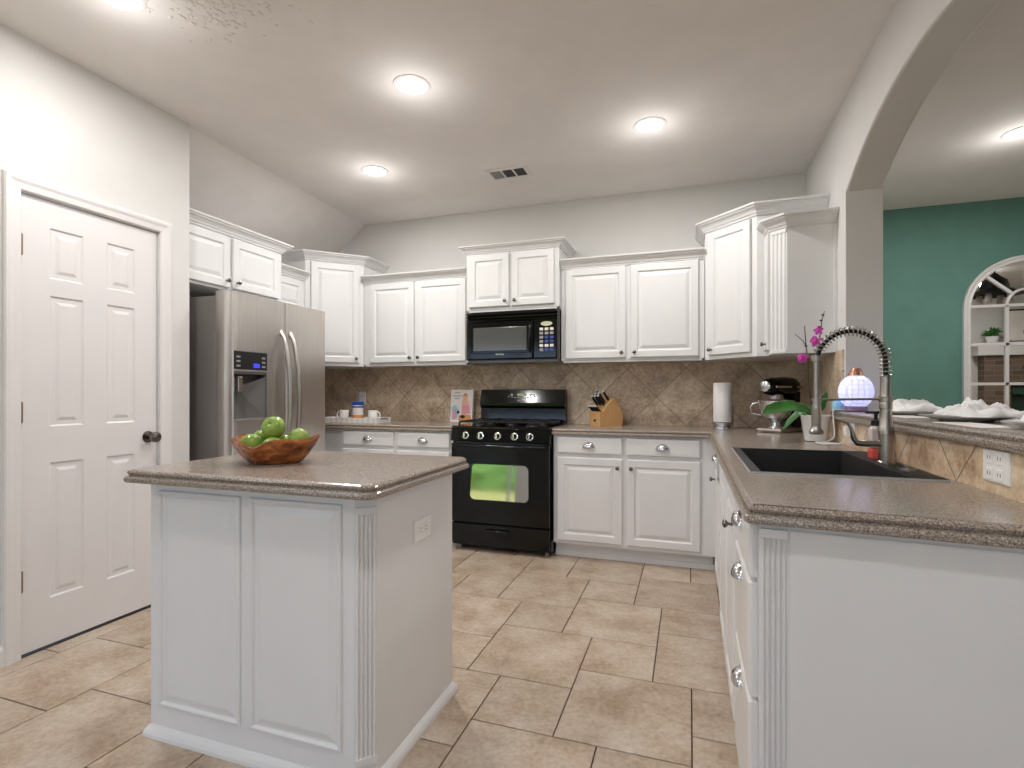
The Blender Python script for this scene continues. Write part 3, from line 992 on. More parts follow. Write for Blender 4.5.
sweep([(ix0, iy1), (ix0, iy0), (ix1 - ch, iy0), (ix1, iy0 + ch), (ix1, iy1), (ix0, iy1)], [(0, 0), (.017, 0), (.017, .012), (.013, .024), (.006, .033), (.002, .038), (0, .038)], 0, 1).build('base_moulding', 'white', r)
worktop([(-1.775, 1.912, .03, 0), (-1.775, 1.214, .03, 0), (-.812, 1.218, .045, 0), (-.812, 1.912, .045, 0)], .914).build('countertop', 'granite', r)
def outlet(name, label, O, U, N_, w=.072, h=.116, horiz=False, duplex=1):
    O = Vector(O); o = thing(name, label, 'outlet', O)
    U = Vector(U); N_ = Vector(N_)
    MB().rings(O, U, N_, -w / 2, w / 2, -h / 2, h / 2, [(0, 0), (0, .003), (.003, .006), (.006, .0065)]).build('cover_plate', 'plate_white', o)
    cen = [(-.023, 0), (.023, 0)] if duplex == 2 else [(0, 0)]
    for ca, cb in cen:
        q = MB()
        if horiz or duplex == 2:
            offs = [(-.02, 0), (.02, 0)] if duplex == 1 else [(0, -.02), (0, .02)]
        else: offs = [(0, -.02), (0, .02)]
        for a, b in offs:
            q.rings(O, U, N_, ca + a - .0155, ca + a + .0155, cb + b - .0155, cb + b + .0155, [(0, .006), (.002, .0085)])
            for s_ in (-.006, .006):
                if horiz: q.obox(O, U, N_, ca + a - .004, ca + a + .005, cb + b + s_ - .001, cb + b + s_ + .001, .008, .0088, 1)
                else: q.obox(O, U, N_, ca + a + s_ - .001, ca + a + s_ + .001, cb + b - .003, cb + b + .006, .008, .0088, 1)
        q.build('socket', ['plate_white', 'dark_slot'], o)
    return o
outlet('wall_outlet', 'white horizontal outlet on the right side of the island', (ix1, 1.617, .697), YP, XP, .118, .074, True)
outlet('wall_outlet', 'white outlet on the brown tiles behind the two mugs', (-2.905, TB, 1.118), XP, YN)
outlet('wall_outlet', 'wide white double outlet on the tiled wall under the bar ledge', (.725, 1.616, .983), YN, XN, .116, .082, False, 2)
outlet('wall_outlet', 'white outlet near the orchid under the bar ledge, charger plugged in', (.725, 2.83, .978), YN, XN, .072, .10)

# ------------------------------------------------------------------ fridge
XF, FY0, FY1, FZ = -2.625, 2.418, 3.326, 1.783
r = thing('refrigerator', 'stainless side-by-side refrigerator with black water dispenser', 'refrigerator', (-2.95, 2.87, 0))
MB().box(-3.30, -2.715, FY0 + .012, FY1 - .005, .02, FZ - .025, bev=.006).build('body', 'grey_steel', r)
MB().box(-2.75, -2.68, FY0 + .03, FY1 - .03, 0, .07).build('base_grille', 'matteblack', r)
FG = 2.898
def fdoor(y0, y1):
    mb = MB(); n = 14
    sec = [(-2.707, y0), ] ; pts = []
    for k in range(n + 1):
        t = k / n; y = y0 + (y1 - y0) * t
        e = min(t, 1 - t) * (y1 - y0)
        rr = .018
        inset = 0 if e > rr else rr - sqrt(max(0, rr * rr - (rr - e) ** 2))
        pts.append((XF - inset + .012 * sin(pi * ((y - FY0) / (FY1 - FY0))), y))
    ys_ = sorted(set([y0 + q for q in (0, .002, .006, .011, .018)] + [y0 + (y1 - y0) * k / 12 for k in range(1, 12)] + [y1 - q for q in (.018, .011, .006, .002, 0)]))
    pts = []
    for y in ys_:
        e = min(y - y0, y1 - y); rr = .018
        inset = 0 if e > rr else rr - sqrt(max(0, rr * rr - (rr - e) ** 2))
        pts.append((XF - inset + .010 * sin(pi * ((y - FY0) / (FY1 - FY0))), y))
    return pts
def fridge_door(y0, y1, holes=None):
    pts = fdoor(y0, y1); mb = MB(); zt, zb = FZ, .075
    if not holes:
        poly = [(-2.707, y1), (-2.707, y0)] + pts
        n = len(poly)
        mb.prism(poly, zb, zt)
        for i in range(len(mb.f)):
            pass
    else:
        h0, h1, hz0, hz1 = holes
        # split around the dispenser opening
        left = [p for p in pts if p[1] < h0] + [(XF + .009, h0)]
        right = [(XF + .009, h1)] + [p for p in pts if p[1] > h1]
        mid = [(XF + .009, h0)] + [p for p in pts if h0 < p[1] < h1] + [(XF + .009, h1)]
        mb.prism([(-2.707, h0), (-2.707, y0)] + left, zb, zt)
        mb.prism([(-2.707, y1), (-2.707, h1)] + right, zb, zt)
        mb.prism([(-2.707, h1), (-2.707, h0)] + mid, zb, hz0)
        mb.prism([(-2.707, h1), (-2.707, h0)] + mid, hz1, zt)
    return mb
HY0, HY1 = 2.464, 2.728
dl = fridge_door(FY0, FG - .003, (HY0, HY1, .995, 1.425)).build('freezer_door', 'steel', r)
dr = fridge_door(FG + .003, FY1).build('fridge_door', 'steel', r)
ds = MB()
ds.box(-2.705, -2.695, HY0, HY1, .995, 1.30)                       # back
ds.box(-2.705, XF + .006, HY0, HY0 + .006, .995, 1.30); ds.box(-2.705, XF + .006, HY1 - .006, HY1, .995, 1.30)
ds.box(-2.705, XF + .006, HY0, HY1, 1.285, 1.30)
ds.box(-2.705, XF + .006, HY0, HY1, .995, 1.003)
ds.add([(-2.695, HY0 + .09, 1.20), (-2.695, HY0 + .16, 1.003), (XF + .0, HY1 - .006, 1.27), (XF - .0, HY1 - .006, 1.003)], [(0, 1, 3, 2)])
ds.build('dispenser_recess', 'darkgrey', dl, root=r)
MB().box(-2.70, XF + .012, HY0, HY1, 1.312, 1.424, bev=.004).build('dispenser_panel', 'matteblack', dl, root=r)
MB().box(-2.70, XF + .010, HY0, HY1, 1.299, 1.312).build('dispenser_bar', 'steel', dl, root=r)
for k in range(3):
    for yy in (HY0 + .018, HY1 - .046):
        MB().box(XF + .012, XF + .0135, yy, yy + .028, 1.328 + k * .028, 1.339 + k * .028).build('button', 'grey', dl, root=r)
MB().box(XF + .012, XF + .0135, HY1 - .115, HY1 - .065, 1.325, 1.352).build('display', 'lcd', dl, root=r)
lv = MB().box(XF - .045, XF - .035, HY0 + .03, HY0 + .055, 1.18, 1.265, bev=.003); lv.box(XF - .04, XF - .02, HY0 + .06, HY0 + .10, 1.175, 1.27, bev=.006)
lv.build('dispenser_lever', 'chrome', dl, root=r)
MB().box(-2.69, XF + .018, HY0 + .004, HY1 - .004, .992, 1.004, bev=.003).build('drip_tray', 'steel', dl, root=r)
for y, par in ((FG - .045, dl), (FG + .040, dr)):
    pth = []
    for k in range(21):
        t = k / 20
        pth.append((XF + .016 + .072 * sin(pi * t) ** .7 if 0 < t < 1 else XF + .004, y, .66 + (1.585 - .66) * t))
    MB().tube(pth, .0155, 12, flat=.75).build('handle', 'nickel', par, root=r)
MB().box(-2.71, -2.64, FY0 + .02, FY0 + .07, FZ - .02, FZ + .012, bev=.004).build('hinge_cover', 'grey', r)
text_mesh('brand_badge', 'SAMSUNG', .020, (XF + .0075, 3.235, 1.745), YP, ZV, 'label', dr)

# ------------------------------------------------------------------ range
RX0, RX1 = -1.684, -.925
RC = (RX0 + RX1) / 2
r = thing('gas_range', 'black gas range with green lawn reflected in its oven window', 'stove', (RC, 3.9, 0))
b = MB().box(RX0, RX1, 3.59, YB - .03, .035, .905)
b.build('body', 'black', r)
ck = MB().box(RX0 + .0, RX1 - .0, 3.565, 4.10, .900, .922, bev=.006)
ck.build('cooktop', 'black', r)
# burners and grates
for bx, by, br_ in ((RX0 + .16, 3.71, .045), (RX0 + .16, 3.97, .04), (RX1 - .16, 3.71, .05), (RX1 - .16, 3.97, .036), (RC, 3.84, .04)):
    MB().lathe([(br_ * 1.25, .922), (br_ * 1.2, .927), (br_, .928), (br_, .934), (br_ * .9, .938), (0, .939)], (bx, by, 0), 20).build('burner', 'iron', r)
for gx in (RX0 + .16, RC, RX1 - .16):
    g_ = MB(); hw = .112 if gx != RC else .10
    z0, z1 = .946, .957
    for yy in (3.60, 4.075): g_.box(gx - hw, gx + hw, yy - .006, yy + .006, z0, z1, bev=.003)
    for xx in (gx - hw, gx + hw): g_.box(xx - .006, xx + .006, 3.60, 4.075, z0, z1, bev=.003)
    g_.box(gx - hw, gx + hw, 3.834, 3.846, z0, z1, bev=.003)
    for cy in (3.71, 3.97):
        for k in range(4):
            a = pi / 4 + k * pi / 2
            g_.tube([(gx + .03 * cos(a), cy + .03 * sin(a), z1 - .004), (gx + hw * .95 * cos(a) * 1.1, cy + .095 * sin(a) * 1.15, z1 - .004)], .005, 6)
    for xx in (gx - hw, gx + hw):
        for yy in (3.60, 4.075): g_.box(xx - .006, xx + .006, yy - .006, yy + .006, .921, z0)
    g_.build('grate', 'iron', r)
# sloped control panel with five knobs
cpn = MB().extrude([(3.590, .905), (3.566, .900), (3.548, .812), (3.590, .805)], (RX0, 0, 0), YP, ZV, (RX1 - RX0, 0, 0))
cpo = cpn.build('control_panel', 'black', r)
nd = Vector((0, -.98, .2)).normalized()
for u_ in (-1.568, -1.449, -1.316, -1.186, -1.071):
    kx = u_ + .0
    k = MB().lathe([(.020, .004), (.019, .008), (.018, .022), (.012, .025), (0, .025)], (kx, 3.556, .853), 18, D=nd).lathe([(.027, 0), (.027, .004), (.020, .006)], (kx, 3.556, .853), 18, D=nd, mi=1)
    k.add([Vector((kx, 3.556, .853)) + nd * .024 + Vector(p) for p in ((-.006, 0, -.019), (.006, 0, -.019), (.006, 0, .019), (-.006, 0, .019))] +
          [Vector((kx, 3.556, .853)) + nd * .031 + Vector(p) for p in ((-.005, 0, -.018), (.005, 0, -.018), (.005, 0, .018), (-.005, 0, .018))],
          [(4, 5, 6, 7), (0, 1, 5, 4), (1, 2, 6, 5), (2, 3, 7, 6), (3, 0, 4, 7)], 1)
    MB_ = k.build('knob', ['black', 'chrome'], cpo, root=r)
# oven door with a framed, slightly tilted window
OZ0, OZ1 = .215, .795
WX0, WX1, WZ0, WZ1 = -1.545, -1.075, .375, .655
yd0, yd1 = 3.588, 3.553
od = MB()
od.box(RX0 + .004, WX0, yd1, yd0, OZ0, OZ1); od.box(WX1, RX1 - .004, yd1, yd0, OZ0, OZ1)
od.box(WX0, WX1, yd1, yd0, OZ0, WZ0); od.box(WX0, WX1, yd1, yd0, WZ1, OZ1)
odo = od.build('oven_door', 'black', r)
# rounded rectangle rim filling the corners
def rrect(x0, x1, z0, z1, rad, bulge=.0, n=6):
    pts = []
    for cx, cz, a0 in ((x1 - rad, z0 + rad, -pi / 2), (x1 - rad, z1 - rad, 0), (x0 + rad, z1 - rad, pi / 2), (x0 + rad, z0 + rad, pi)):
        for k in range(n + 1):
            a = a0 + pi / 2 * k / n
            pts.append((cx + rad * cos(a), cz + rad * sin(a)))
    xc = (x0 + x1) / 2; hw = (x1 - x0) / 2
    out = []
    for x, z in pts:
        f_ = 1 - ((x - xc) / hw) ** 2
        out.append((x, z + bulge * f_ * (1 if z > (z0 + z1) / 2 else -1)))
    return out
inn = rrect(WX0 + .006, WX1 - .006, WZ0 + .012, WZ1 - .012, .035, .010, 8)
outr = []
for x, z in inn:
    outr.append((max(WX0, min(WX1, WX0 if x < (WX0 + WX1) / 2 else WX1)), max(WZ0, min(WZ1, z))) )
n = len(inn)
# frame plate = rectangle with rounded hole
bm = bmesh.new()
oc = [bm.verts.new((x, yd1 - .002, z)) for x, z in ((WX0 - .008, WZ0 - .008), (WX1 + .008, WZ0 - .008), (WX1 + .008, WZ1 + .008), (WX0 - .008, WZ1 + .008))]
iv = [bm.verts.new((x, yd1 - .002, z)) for x, z in inn]
ed = [bm.edges.new((oc[i], oc[(i + 1) % 4])) for i in range(4)] + [bm.edges.new((iv[i], iv[(i + 1) % n])) for i in range(n)]
bmesh.ops.triangle_fill(bm, use_beauty=True, edges=ed)
fr = MB().bm(bm)
fr.add([(x, yd1 - .002, z) for x, z in inn] + [(x, yd0 - .003, z) for x, z in inn], [(i, (i + 1) % n, n + (i + 1) % n, n + i) for i in range(n)])
fr.build('window_frame', 'black', odo, root=r)
TILT = math.tan(.085)
gz = (WZ0 + WZ1) / 2
bm = bmesh.new()
f_ = [bm.verts.new((x, 3.571 + (z - gz) * TILT, z)) for x, z in rrect(WX0 - .0, WX1 + .0, WZ0, WZ1, .02)]
bm.faces.new(f_)
gl = MB().bm(bm)
gl.build('oven_window', 'oven_glass', odo, root=r)
hp = [(RX0 + .03, 3.553, .775), (RX0 + .035, 3.52, .780), (RX0 + .07, 3.503, .782)] + [(RX0 + .07 + (RX1 - RX0 - .14) * k / 8, 3.500 - .004 * sin(pi * k / 8), .782) for k in range(1, 8)] + [(RX1 - .07, 3.503, .782), (RX1 - .035, 3.52, .780), (RX1 - .03, 3.553, .775)]
MB().tube(hp, .0125, 12).build('handle', 'black', odo, root=r)
dw = MB().rings((0, 3.588, 0), XP, YN, RX0 + .004, RX1 - .004, .055, .205, [(0, 0), (0, .028), (.006, .034), (.012, .035)])
dwo = dw.build('warming_drawer', 'black', r)
MB().tube([(RC - .10, 3.552, .165), (RC - .08, 3.535, .168), (RC, 3.53, .165), (RC + .08, 3.535, .168), (RC + .10, 3.552, .165)], .010, 10, flat=.6).build('handle', 'black', dwo, root=r)
for lx, ly in ((RX0 + .04, 3.63), (RX1 - .04, 3.63), (RX0 + .04, 4.12), (RX1 - .04, 4.12)):
    MB().lathe([(.016, 0), (.016, .02), (.01, .036)], (lx, ly, 0), 12).build('leg', 'grey', r)
# backguard
bg = MB().extrude([(4.10, .92), (4.182, .92), (4.182, 1.180), (4.15, 1.197), (4.115, 1.190), (4.085, 1.085), (4.085, 1.060), (4.112, 1.04)], (RX0 + .015, 0, 0), YP, ZV, (RX1 - RX0 - .03, 0, 0))
bgo = bg.build('backguard', 'black', r)
bgn = Vector((0, -.961, .275)).normalized(); bgu = Vector((0, .275, .961)).normalized()
cB = Vector((RC + .0, 4.100, 1.137)) + bgn * .001
def bgpt(a, b, n=0.001): return cB + XP * a + bgu * b + bgn * n
el = MB()
pts = [bgpt(.043 * cos(2 * pi * k / 24), .016 + .015 * sin(2 * pi * k / 24), .002) for k in range(24)]
el.add(pts + [p - bgn * .003 for p in pts], [tuple(range(24))] + [(i, (i + 1) % 24, 24 + (i + 1) % 24, 24 + i) for i in range(24)])
el.build('display', 'olive', bgo, root=r)
for k in range(9):
    a = -.11 + k * .0275
    q = MB(); zz = -.012 + .010 * ((a / .11) ** 2)
    pts = [bgpt(a + .009 * cos(2 * pi * j / 10), zz + .006 * sin(2 * pi * j / 10), .002) for j in range(10)]
    q.add(pts, [tuple(range(10))]); q.build('button', 'grey', bgo, root=r)
for a in (-.085, .075, .10):
    q = MB(); pts = [bgpt(a + .013 * cos(2 * pi * j / 10), .014 + .007 * sin(2 * pi * j / 10), .002) for j in range(10)]
    q.add(pts, [tuple(range(10))]); q.build('button', 'label', bgo, root=r)
text_mesh('brand_badge', 'MAYTAG', .017, bgpt(0, -.036, .001), XP, bgu, 'label', bgo)

# ------------------------------------------------------------------ microwave
MX0, MX1, MY, MZ0, MZ1 = -1.664, -.927, 3.80, 1.405, 1.798
r = thing('microwave', 'black over-the-range microwave with grey door window', 'microwave', (RC, 4.0, MZ0))
MB().box(MX0, MX1, MY + .02, TB, MZ0 + .012, MZ1).build('body', 'black', r)
g_ = MB()
for k in range(3):
    z = MZ1 - .026 - k * .026
    g_.extrude([(MY + .03, z), (MY - .004, z + .001), (MY - .012, z + .012), (MY + .004, z + .024), (MY + .03, z + .024)], (MX0 + .002, 0, 0), YP, ZV, (MX1 - MX0 - .004, 0, 0))
g_.build('vent_grille', 'black', r)
zt = MZ1 - .08
dx1 = -1.118
dm = MB().rings((0, MY + .02, 0), XP, YN, MX0 + .002, dx1, MZ0 + .02, zt, [(0, 0), (0, .03), (.008, .038), (.045, .038), (.05, .034), (.055, .034)])
do = dm.build('door', 'black', r)
MB().rings((0, MY + .02, 0), XP, YN, -1.600, -1.165, 1.492, 1.672, [(0, .033), (.0, .0385), (.004, .039)]).build('window', 'mw_glass', do, root=r)
MB().tube([(-1.140, MY - .014, 1.475), (-1.136, MY - .036, 1.50), (-1.134, MY - .042, 1.58), (-1.136, MY - .036, 1.66), (-1.140, MY - .014, 1.69)], .009, 10).build('handle', 'black', do, root=r)
text_mesh('brand_badge', 'MAYTAG', .017, (-1.38, MY - .0195, 1.462), XP, ZV, 'label', do)
cp_ = MB().rings((0, MY + .02, 0), XP, YN, dx1 + .003, MX1 - .002, MZ0 + .02, zt, [(0, 0), (0, .03), (.008, .036)])
cpo = cp_.build('control_panel', 'black', r)
el = MB(); cxm = -1.01
pts = [Vector((cxm + .045 * cos(2 * pi * k / 24), MY - .0175, 1.685 + .017 * sin(2 * pi * k / 24))) for k in range(24)]
el.add(pts + [p + YP * .003 for p in pts], [tuple(range(24))] + [(i, (i + 1) % 24, 24 + (i + 1) % 24, 24 + i) for i in range(24)])
el.build('display', 'olive', cpo, root=r)
for row in range(6):
    for c_ in range(3):
        z = 1.645 - row * .031; x = cxm - .040 + c_ * .040
        MB().box(x - .014, x + .014, MY - .0175, MY - .015, z - .010, z + .010, bev=.001).build('button', 'label' if row in (0, 4) else ('navy' if c_ > 0 and row in (2, 3, 5) else 'grey'), cpo, root=r)
MB().box(MX0 + .01, MX1 - .01, MY + .03, 4.17, MZ0, MZ0 + .013).build('underside_vent', 'grey', r)

# ------------------------------------------------------------------ ceiling fixtures
def can(x, y, label, lit=CAN_POWER, k=1.0):
    lit = lit * k
    r = thing('recessed_light', label, 'ceiling light', (x, y, ZC), group='recessed ceiling lights')
    MB().lathe([(.095, 0), (.094, -.004), (.082, -.007), (.074, -.004), (.074, 0)], (x, y, ZC), 32).build('trim_ring', 'trim', r)
    MB().lathe([(.0735, -.002), (.06, -.006), (.03, -.009), (0, -.010)], (x, y, ZC), 32).build('lens', 'lens', r)
    ld = bpy.data.lights.new('lamp', 'AREA'); ld.shape = 'DISK'; ld.size = .14; ld.energy = lit; ld.color = (1, .985, .975)
    ld.spread = radians(180)
    lo = bpy.data.objects.new('lamp', ld); COL.objects.link(lo); lo.parent = r; lo.location = (0, 0, -.014)
    pd = bpy.data.lights.new('ceiling_fill', 'POINT'); pd.energy = lit * .12; pd.shadow_soft_size = .035; pd.color = (1, .985, .975)  # added unseen point light, brightens ceiling and walls around the fixture
    po = bpy.data.objects.new('ceiling_fill', pd); COL.objects.link(po); po.parent = r; po.location = (0, 0, -.17)
    return r
can(-1.345, 2.372, 'round recessed ceiling light in the middle, above the island')
can(-.219, 3.172, 'round recessed ceiling light on the right, nearest the arch wall')
can(-2.111, 3.203, 'round recessed ceiling light farthest back on the left, toward the fridge')
can(-2.141, 1.46, 'round recessed ceiling light cut by the top left frame edge')
can(1.90, 3.978, 'round recessed ceiling light beyond the arch, over the green room', k=1.4)
can(-.30, .5, 'round recessed ceiling light above the open floor near the camera')
can(-3.6, -.6, 'round recessed ceiling light over the nook by the patio door')
can(-1.3, -1.2, 'round recessed ceiling light by the window behind the camera')
can(3.6, 2.2, 'round recessed ceiling light before the fireplace', k=1.6)
can(5.0, 3.6, 'round recessed ceiling light in the far corner of the green room', k=1.6)
r = thing('ceiling_vent', 'white metal ceiling vent with three dark openings', 'vent', (-1.22, 3.54, ZC))
v = MB(); a0, a1, b0, b1 = -1.375, -1.072, 3.445, 3.635
z = ZC - .006
v.box(a0, a1, b0, b0 + .03, z, ZC); v.box(a0, a1, b1 - .03, b1, z, ZC)
for xx, w in ((a0, .026), (a0 + .105, .012), (a0 + .19, .012), (a1 - .026, .026)): v.box(xx, xx + w, b0 + .03, b1 - .03, z, ZC)
v.build('frame', 'trim', r)
MB().box(a0 + .02, a1 - .02, b0 + .02, b1 - .02, ZC - .0012, ZC - .0002).build('duct_opening', 'matteblack', r)
s_ = MB()
for k in range(6): s_.add([(a0 + .03 + k * .012, b0 + .03, ZC - .005), (a0 + .038 + k * .012, b0 + .03, ZC - .001), (a0 + .038 + k * .012, b1 - .03, ZC - .001), (a0 + .03 + k * .012, b1 - .03, ZC - .005)], [(0, 1, 2, 3)])
s_.build('louvre', 'grey', r)
# rough patch of ceiling texture
bm = bmesh.new()
pt = MB()
for k in range(520):
    a = random.gauss(-1.79, .12); b_ = random.gauss(1.55, .10)
    h = random.uniform(.001, .0035); rr = random.uniform(.004, .014)
    pt.ball((a, b_, ZC), rr, (1, random.uniform(.5, 1.4), .55), sub=1)
tag(pt.build('trim_3', 'ceil'), kind='structure')

# ------------------------------------------------------------------ sink and faucet
r = thing('kitchen_sink', 'black composite drop-in sink in the peninsula worktop', 'sink', (.45, 2.18, .914))
zt = .9195
bx0, bx1, by0, by1 = .214, .610, 1.812, 2.552
def sink_mb():
    mb = MB()
    o = [(SX0 - .004, SY0 - .004), (SX1, SY0 - .004), (SX1, SY1 + .004), (SX0 - .004, SY1 + .004)]
    i1 = [(bx0, by0), (bx1, by0), (bx1, by1), (bx0, by1)]
    i2 = [(bx0 + .012, by0 + .012), (bx1 - .012, by0 + .012), (bx1 - .012, by1 - .012), (bx0 + .012, by1 - .012)]
    rows_ = [[(x, y, .9142) for x, y in o], [(x, y, zt) for x, y in [(SX0, SY0), (SX1, SY0), (SX1, SY1), (SX0, SY1)]], [(x, y, zt) for x, y in i1], [(x, y, .72) for x, y in i2]]
    vs = [p for R_ in rows_ for p in R_]; fs = []; mi = []
    for k in range(3):
        for j in range(4):
            mb.add([rows_[k][j], rows_[k][(j + 1) % 4], rows_[k + 1][(j + 1) % 4], rows_[k + 1][j]], [(0, 1, 2, 3)], 1 if k < 1 else (0))
    mb.add(rows_[3], [(0, 1, 2, 3)], 0)
    mb.add([(x, y, .914) for x, y in i1] + [(x, y, .70) for x, y in i1], [(0, 1, 5, 4), (1, 2, 6, 5), (2, 3, 7, 6), (3, 0, 4, 7), (4, 5, 6, 7)], 0)
    return mb
sink_mb().build('basin', ['sink', 'grey'], r)
MB().lathe([(.045, 0), (.045, .003), (.03, .004), (.028, .0), (0, .0)], (.41, 2.18, .7205), 24).build('drain', 'pewter', r)
bt = thing('sink_button', 'small chrome disc stopper lying on the black sink deck', 'stopper', (.658, 1.985, zt))
MB().lathe([(.024, 0), (.024, .004), (.017, .006), (.009, .006), (.009, .014), (.006, .016), (0, .016)], (.658, 1.985, zt), 20).build('disc', 'nickel', bt)

FX, FY = .650, 2.150
r = thing('kitchen_faucet', 'tall brushed spring-coil faucet standing behind the sink', 'faucet', (FX, FY, zt))
p = MB().lathe([(.027, 0), (.027, .006), (.022, .010), (.0215, .10), (.0235, .102), (.0235, .125), (.0205, .13), (.0175, .19), (.0195, .192), (.0195, .215), (.0165, .22), (.0165, .305), (.012, .31), (0, .31)], (FX, FY, zt), 24)
p.build('post', 'nickel', r)
# spring arch towards -X
zb = zt + .30
WXc = .436
def arch_path(n=60):
    P = []
    hw = (FX - WXc) / 2; cx = (FX + WXc) / 2
    top = 1.386
    for k in range(8): P.append((FX, FY, zb + (top - .115 - zb) * k / 8))
    for k in range(n + 1):
        a = pi * .93 * k / n
        P.append((cx + hw * cos(a), FY, top - .115 + .115 * sin(a)))
    P.append((WXc + .001, FY, 1.285))
    return P
ap = arch_path()
MB().tube(ap, .0075, 10).build('hose', 'matteblack', r)
sp_ = MB(); hel = []
# helix around the arch path
P = [Vector(p) for p in ap]
L = [0]
for i in range(1, len(P)): L.append(L[-1] + (P[i] - P[i - 1]).length)
tot = L[-1] - .03; turns = 25; steps = turns * 12
for k in range(steps + 1):
    s0 = tot * k / steps
    i = max(j for j in range(len(L)) if L[j] <= s0); i = min(i, len(P) - 2)
    t = (s0 - L[i]) / max(1e-6, L[i + 1] - L[i])
    c0 = P[i].lerp(P[i + 1], t); T = (P[i + 1] - P[i]).normalized(); A_ = YP; B_ = T.cross(A_)
    ang = 2 * pi * turns * k / steps
    rr = .0165 if s0 > .12 else .0175
    hel.append(c0 + (A_ * cos(ang) + B_ * sin(ang)) * rr)
sp_.tube(hel, .0021, 6)
sp_.build('spring_coil', 'nickel', r)
# spray wand
MB().lathe([(.013, .0), (.014, .02), (.014, .022), (.010, .026), (.0095, .155), (.0095, .165)], (WXc, FY, 1.118), 18).lathe([(.018, 0), (.0185, .004), (.0185, .020), (.011, .022)], (WXc, FY, 1.280), 18).build('wand_neck', 'nickel', r)
MB().lathe([(.017, 0), (.023, .003), (.024, .012), (.017, .022), (.0155, .03), (.0165, .09), (.014, .112), (.0, .112)], (WXc, FY, 1.016), 20).build('spray_head', 'nickel', r)
MB().box(WXc - .012, WXc + .004, FY - .024, FY - .012, 1.05, 1.11, bev=.003).build('spray_trigger', 'nickel', r)
MB().tube([(FX, FY, 1.145), (WXc, FY, 1.142)], .0042, 8).lathe([(.0215, -.01), (.0215, .01)], (FX, FY, 1.145), 20).lathe([(.0185, -.006), (.0185, .006)], (WXc, FY, 1.142), 18).build('support_arm', 'nickel', r)
# side lever / lower spout
MB().tube([(FX, FY, .990), (FX - .06, FY - .005, .988), (FX - .088, FY - .007, .99), (FX - .098, FY - .008, 1.003), (FX - .106, FY - .008, 1.04), (FX - .118, FY - .008, 1.062), (FX - .132, FY - .008, 1.064)], [.0115, .0115, .0115, .009, .006, .006, .006], 12).build('lower_spout', 'nickel', r)

# ------------------------------------------------------------------ things on the worktops
def soap(x, y):
    r = thing('soap_bottle', 'clear hand soap bottle with black pump and red base behind the faucet', 'bottle', (x, y, .9155))
    MB().box(x - .022, x + .022, y - .03, y + .03, .9155, .958, bev=.01).build('liquid', 'red', r)
    MB().box(x - .022, x + .022, y - .03, y + .03, .958, 1.035, bev=.01).lathe([(.02, 0), (.013, .012)], (x, y, 1.033), 16).build('bottle_body', 'clear', r)
    MB().lathe([(.016, 0), (.016, .02), (.006, .022), (.006, .045), (.014, .046), (.014, .055), (0, .056)], (x, y, 1.042), 16).box(x - .035, x, y - .006, y + .006, 1.088, 1.097, bev=.003).build('pump', 'matteblack', r)
soap(.668, 2.315)

# orchid
OX, OY = .628, 3.115
r = thing('potted_orchid', 'pink-flowered orchid in a white textured pot beside the sink', 'plant', (OX, OY, .9145))
pot = MB().lathe([(.048, 0), (.052, .003), (.070, .128), (.074, .133), (.070, .136), (.064, .125), (.0, .12)], (OX, OY, .9145), 28, rad=lambda t, h: 1 + .012 * sin(t * 14 + h * 60))
pot.build('pot', 'ceramic', r)
MB().lathe([(.062, 0), (.05, .008), (0, .012)], (OX, OY, 1.032), 20).build('soil', 'soil', r)
def leaf(pts, ws, mat='leaf', fold=.25, roll=0.0):
    mb = MB(); n = len(pts); vs = []; P = [Vector(p) for p in pts]
    for i, p in enumerate(P):
        T = (P[min(i + 1, n - 1)] - P[max(0, i - 1)]).normalized()
        Sd = T.cross(ZV); Sd = Sd.normalized() if Sd.length > .01 else XP
        Sd = Matrix.Rotation(roll, 3, T) @ Sd
        Up = Sd.cross(T).normalized()
        for a, u_ in ((-1, fold), (-.5, fold * .4), (0, 0), (.5, fold * .4), (1, fold)):
            vs.append(p + Sd * ws[i] * a + Up * ws[i] * u_)
    fs = [(i * 5 + j, i * 5 + j + 1, i * 5 + 6 + j, i * 5 + 5 + j) for i in range(n - 1) for j in range(4)]
    m = len(vs)
    vs2 = [v - ZV * .0025 for v in vs]
    mb.add(vs, fs, 0, True); mb.add(vs2, fs, 0, True)
    return mb
zb_ = 1.045
def lf(pts, ws, roll=-.75): leaf([(OX + a, OY + b, zb_ + c) for a, b, c in pts], ws, roll=roll).build('leaf', 'leaf', r)
lf([(0, 0, 0), (-.05, -.02, .035), (-.11, -.05, .05), (-.18, -.08, .045), (-.235, -.10, .03), (-.262, -.11, .018)], [.012, .026, .036, .038, .028, .004])
lf([(0, 0, 0), (-.04, .0, .02), (-.08, .01, .01), (-.12, .02, -.035), (-.15, .03, -.08)], [.010, .020, .024, .020, .003])
lf([(0, 0, 0), (-.03, .02, .035), (-.07, .05, .05), (-.12, .08, .025), (-.15, .10, -.02)], [.010, .018, .024, .018, .003])
lf([(0, 0, 0), (.03, .03, .04), (.05, .06, .07), (.06, .09, .08), (.065, .10, .075)], [.010, .022, .028, .018, .003])
lf([(0, 0, 0), (.03, -.01, .05), (.04, -.02, .10), (.05, -.02, .13)], [.010, .018, .018, .003])
lf([(0, 0, 0), (-.01, -.04, .03), (-.02, -.07, .03), (-.03, -.10, .01)], [.010, .018, .018, .003])
def at_uv(u, v, Y):
    a = (u - 512) / F_PX; c_, s_ = cos(radians(YAW)), sin(radians(YAW))
    rx, ry, rz = a * c_ - s_, a * s_ + c_, -(v - HORIZON) / F_PX
    t = Y / ry
    return Vector((rx * t, Y, EYE + rz * t))
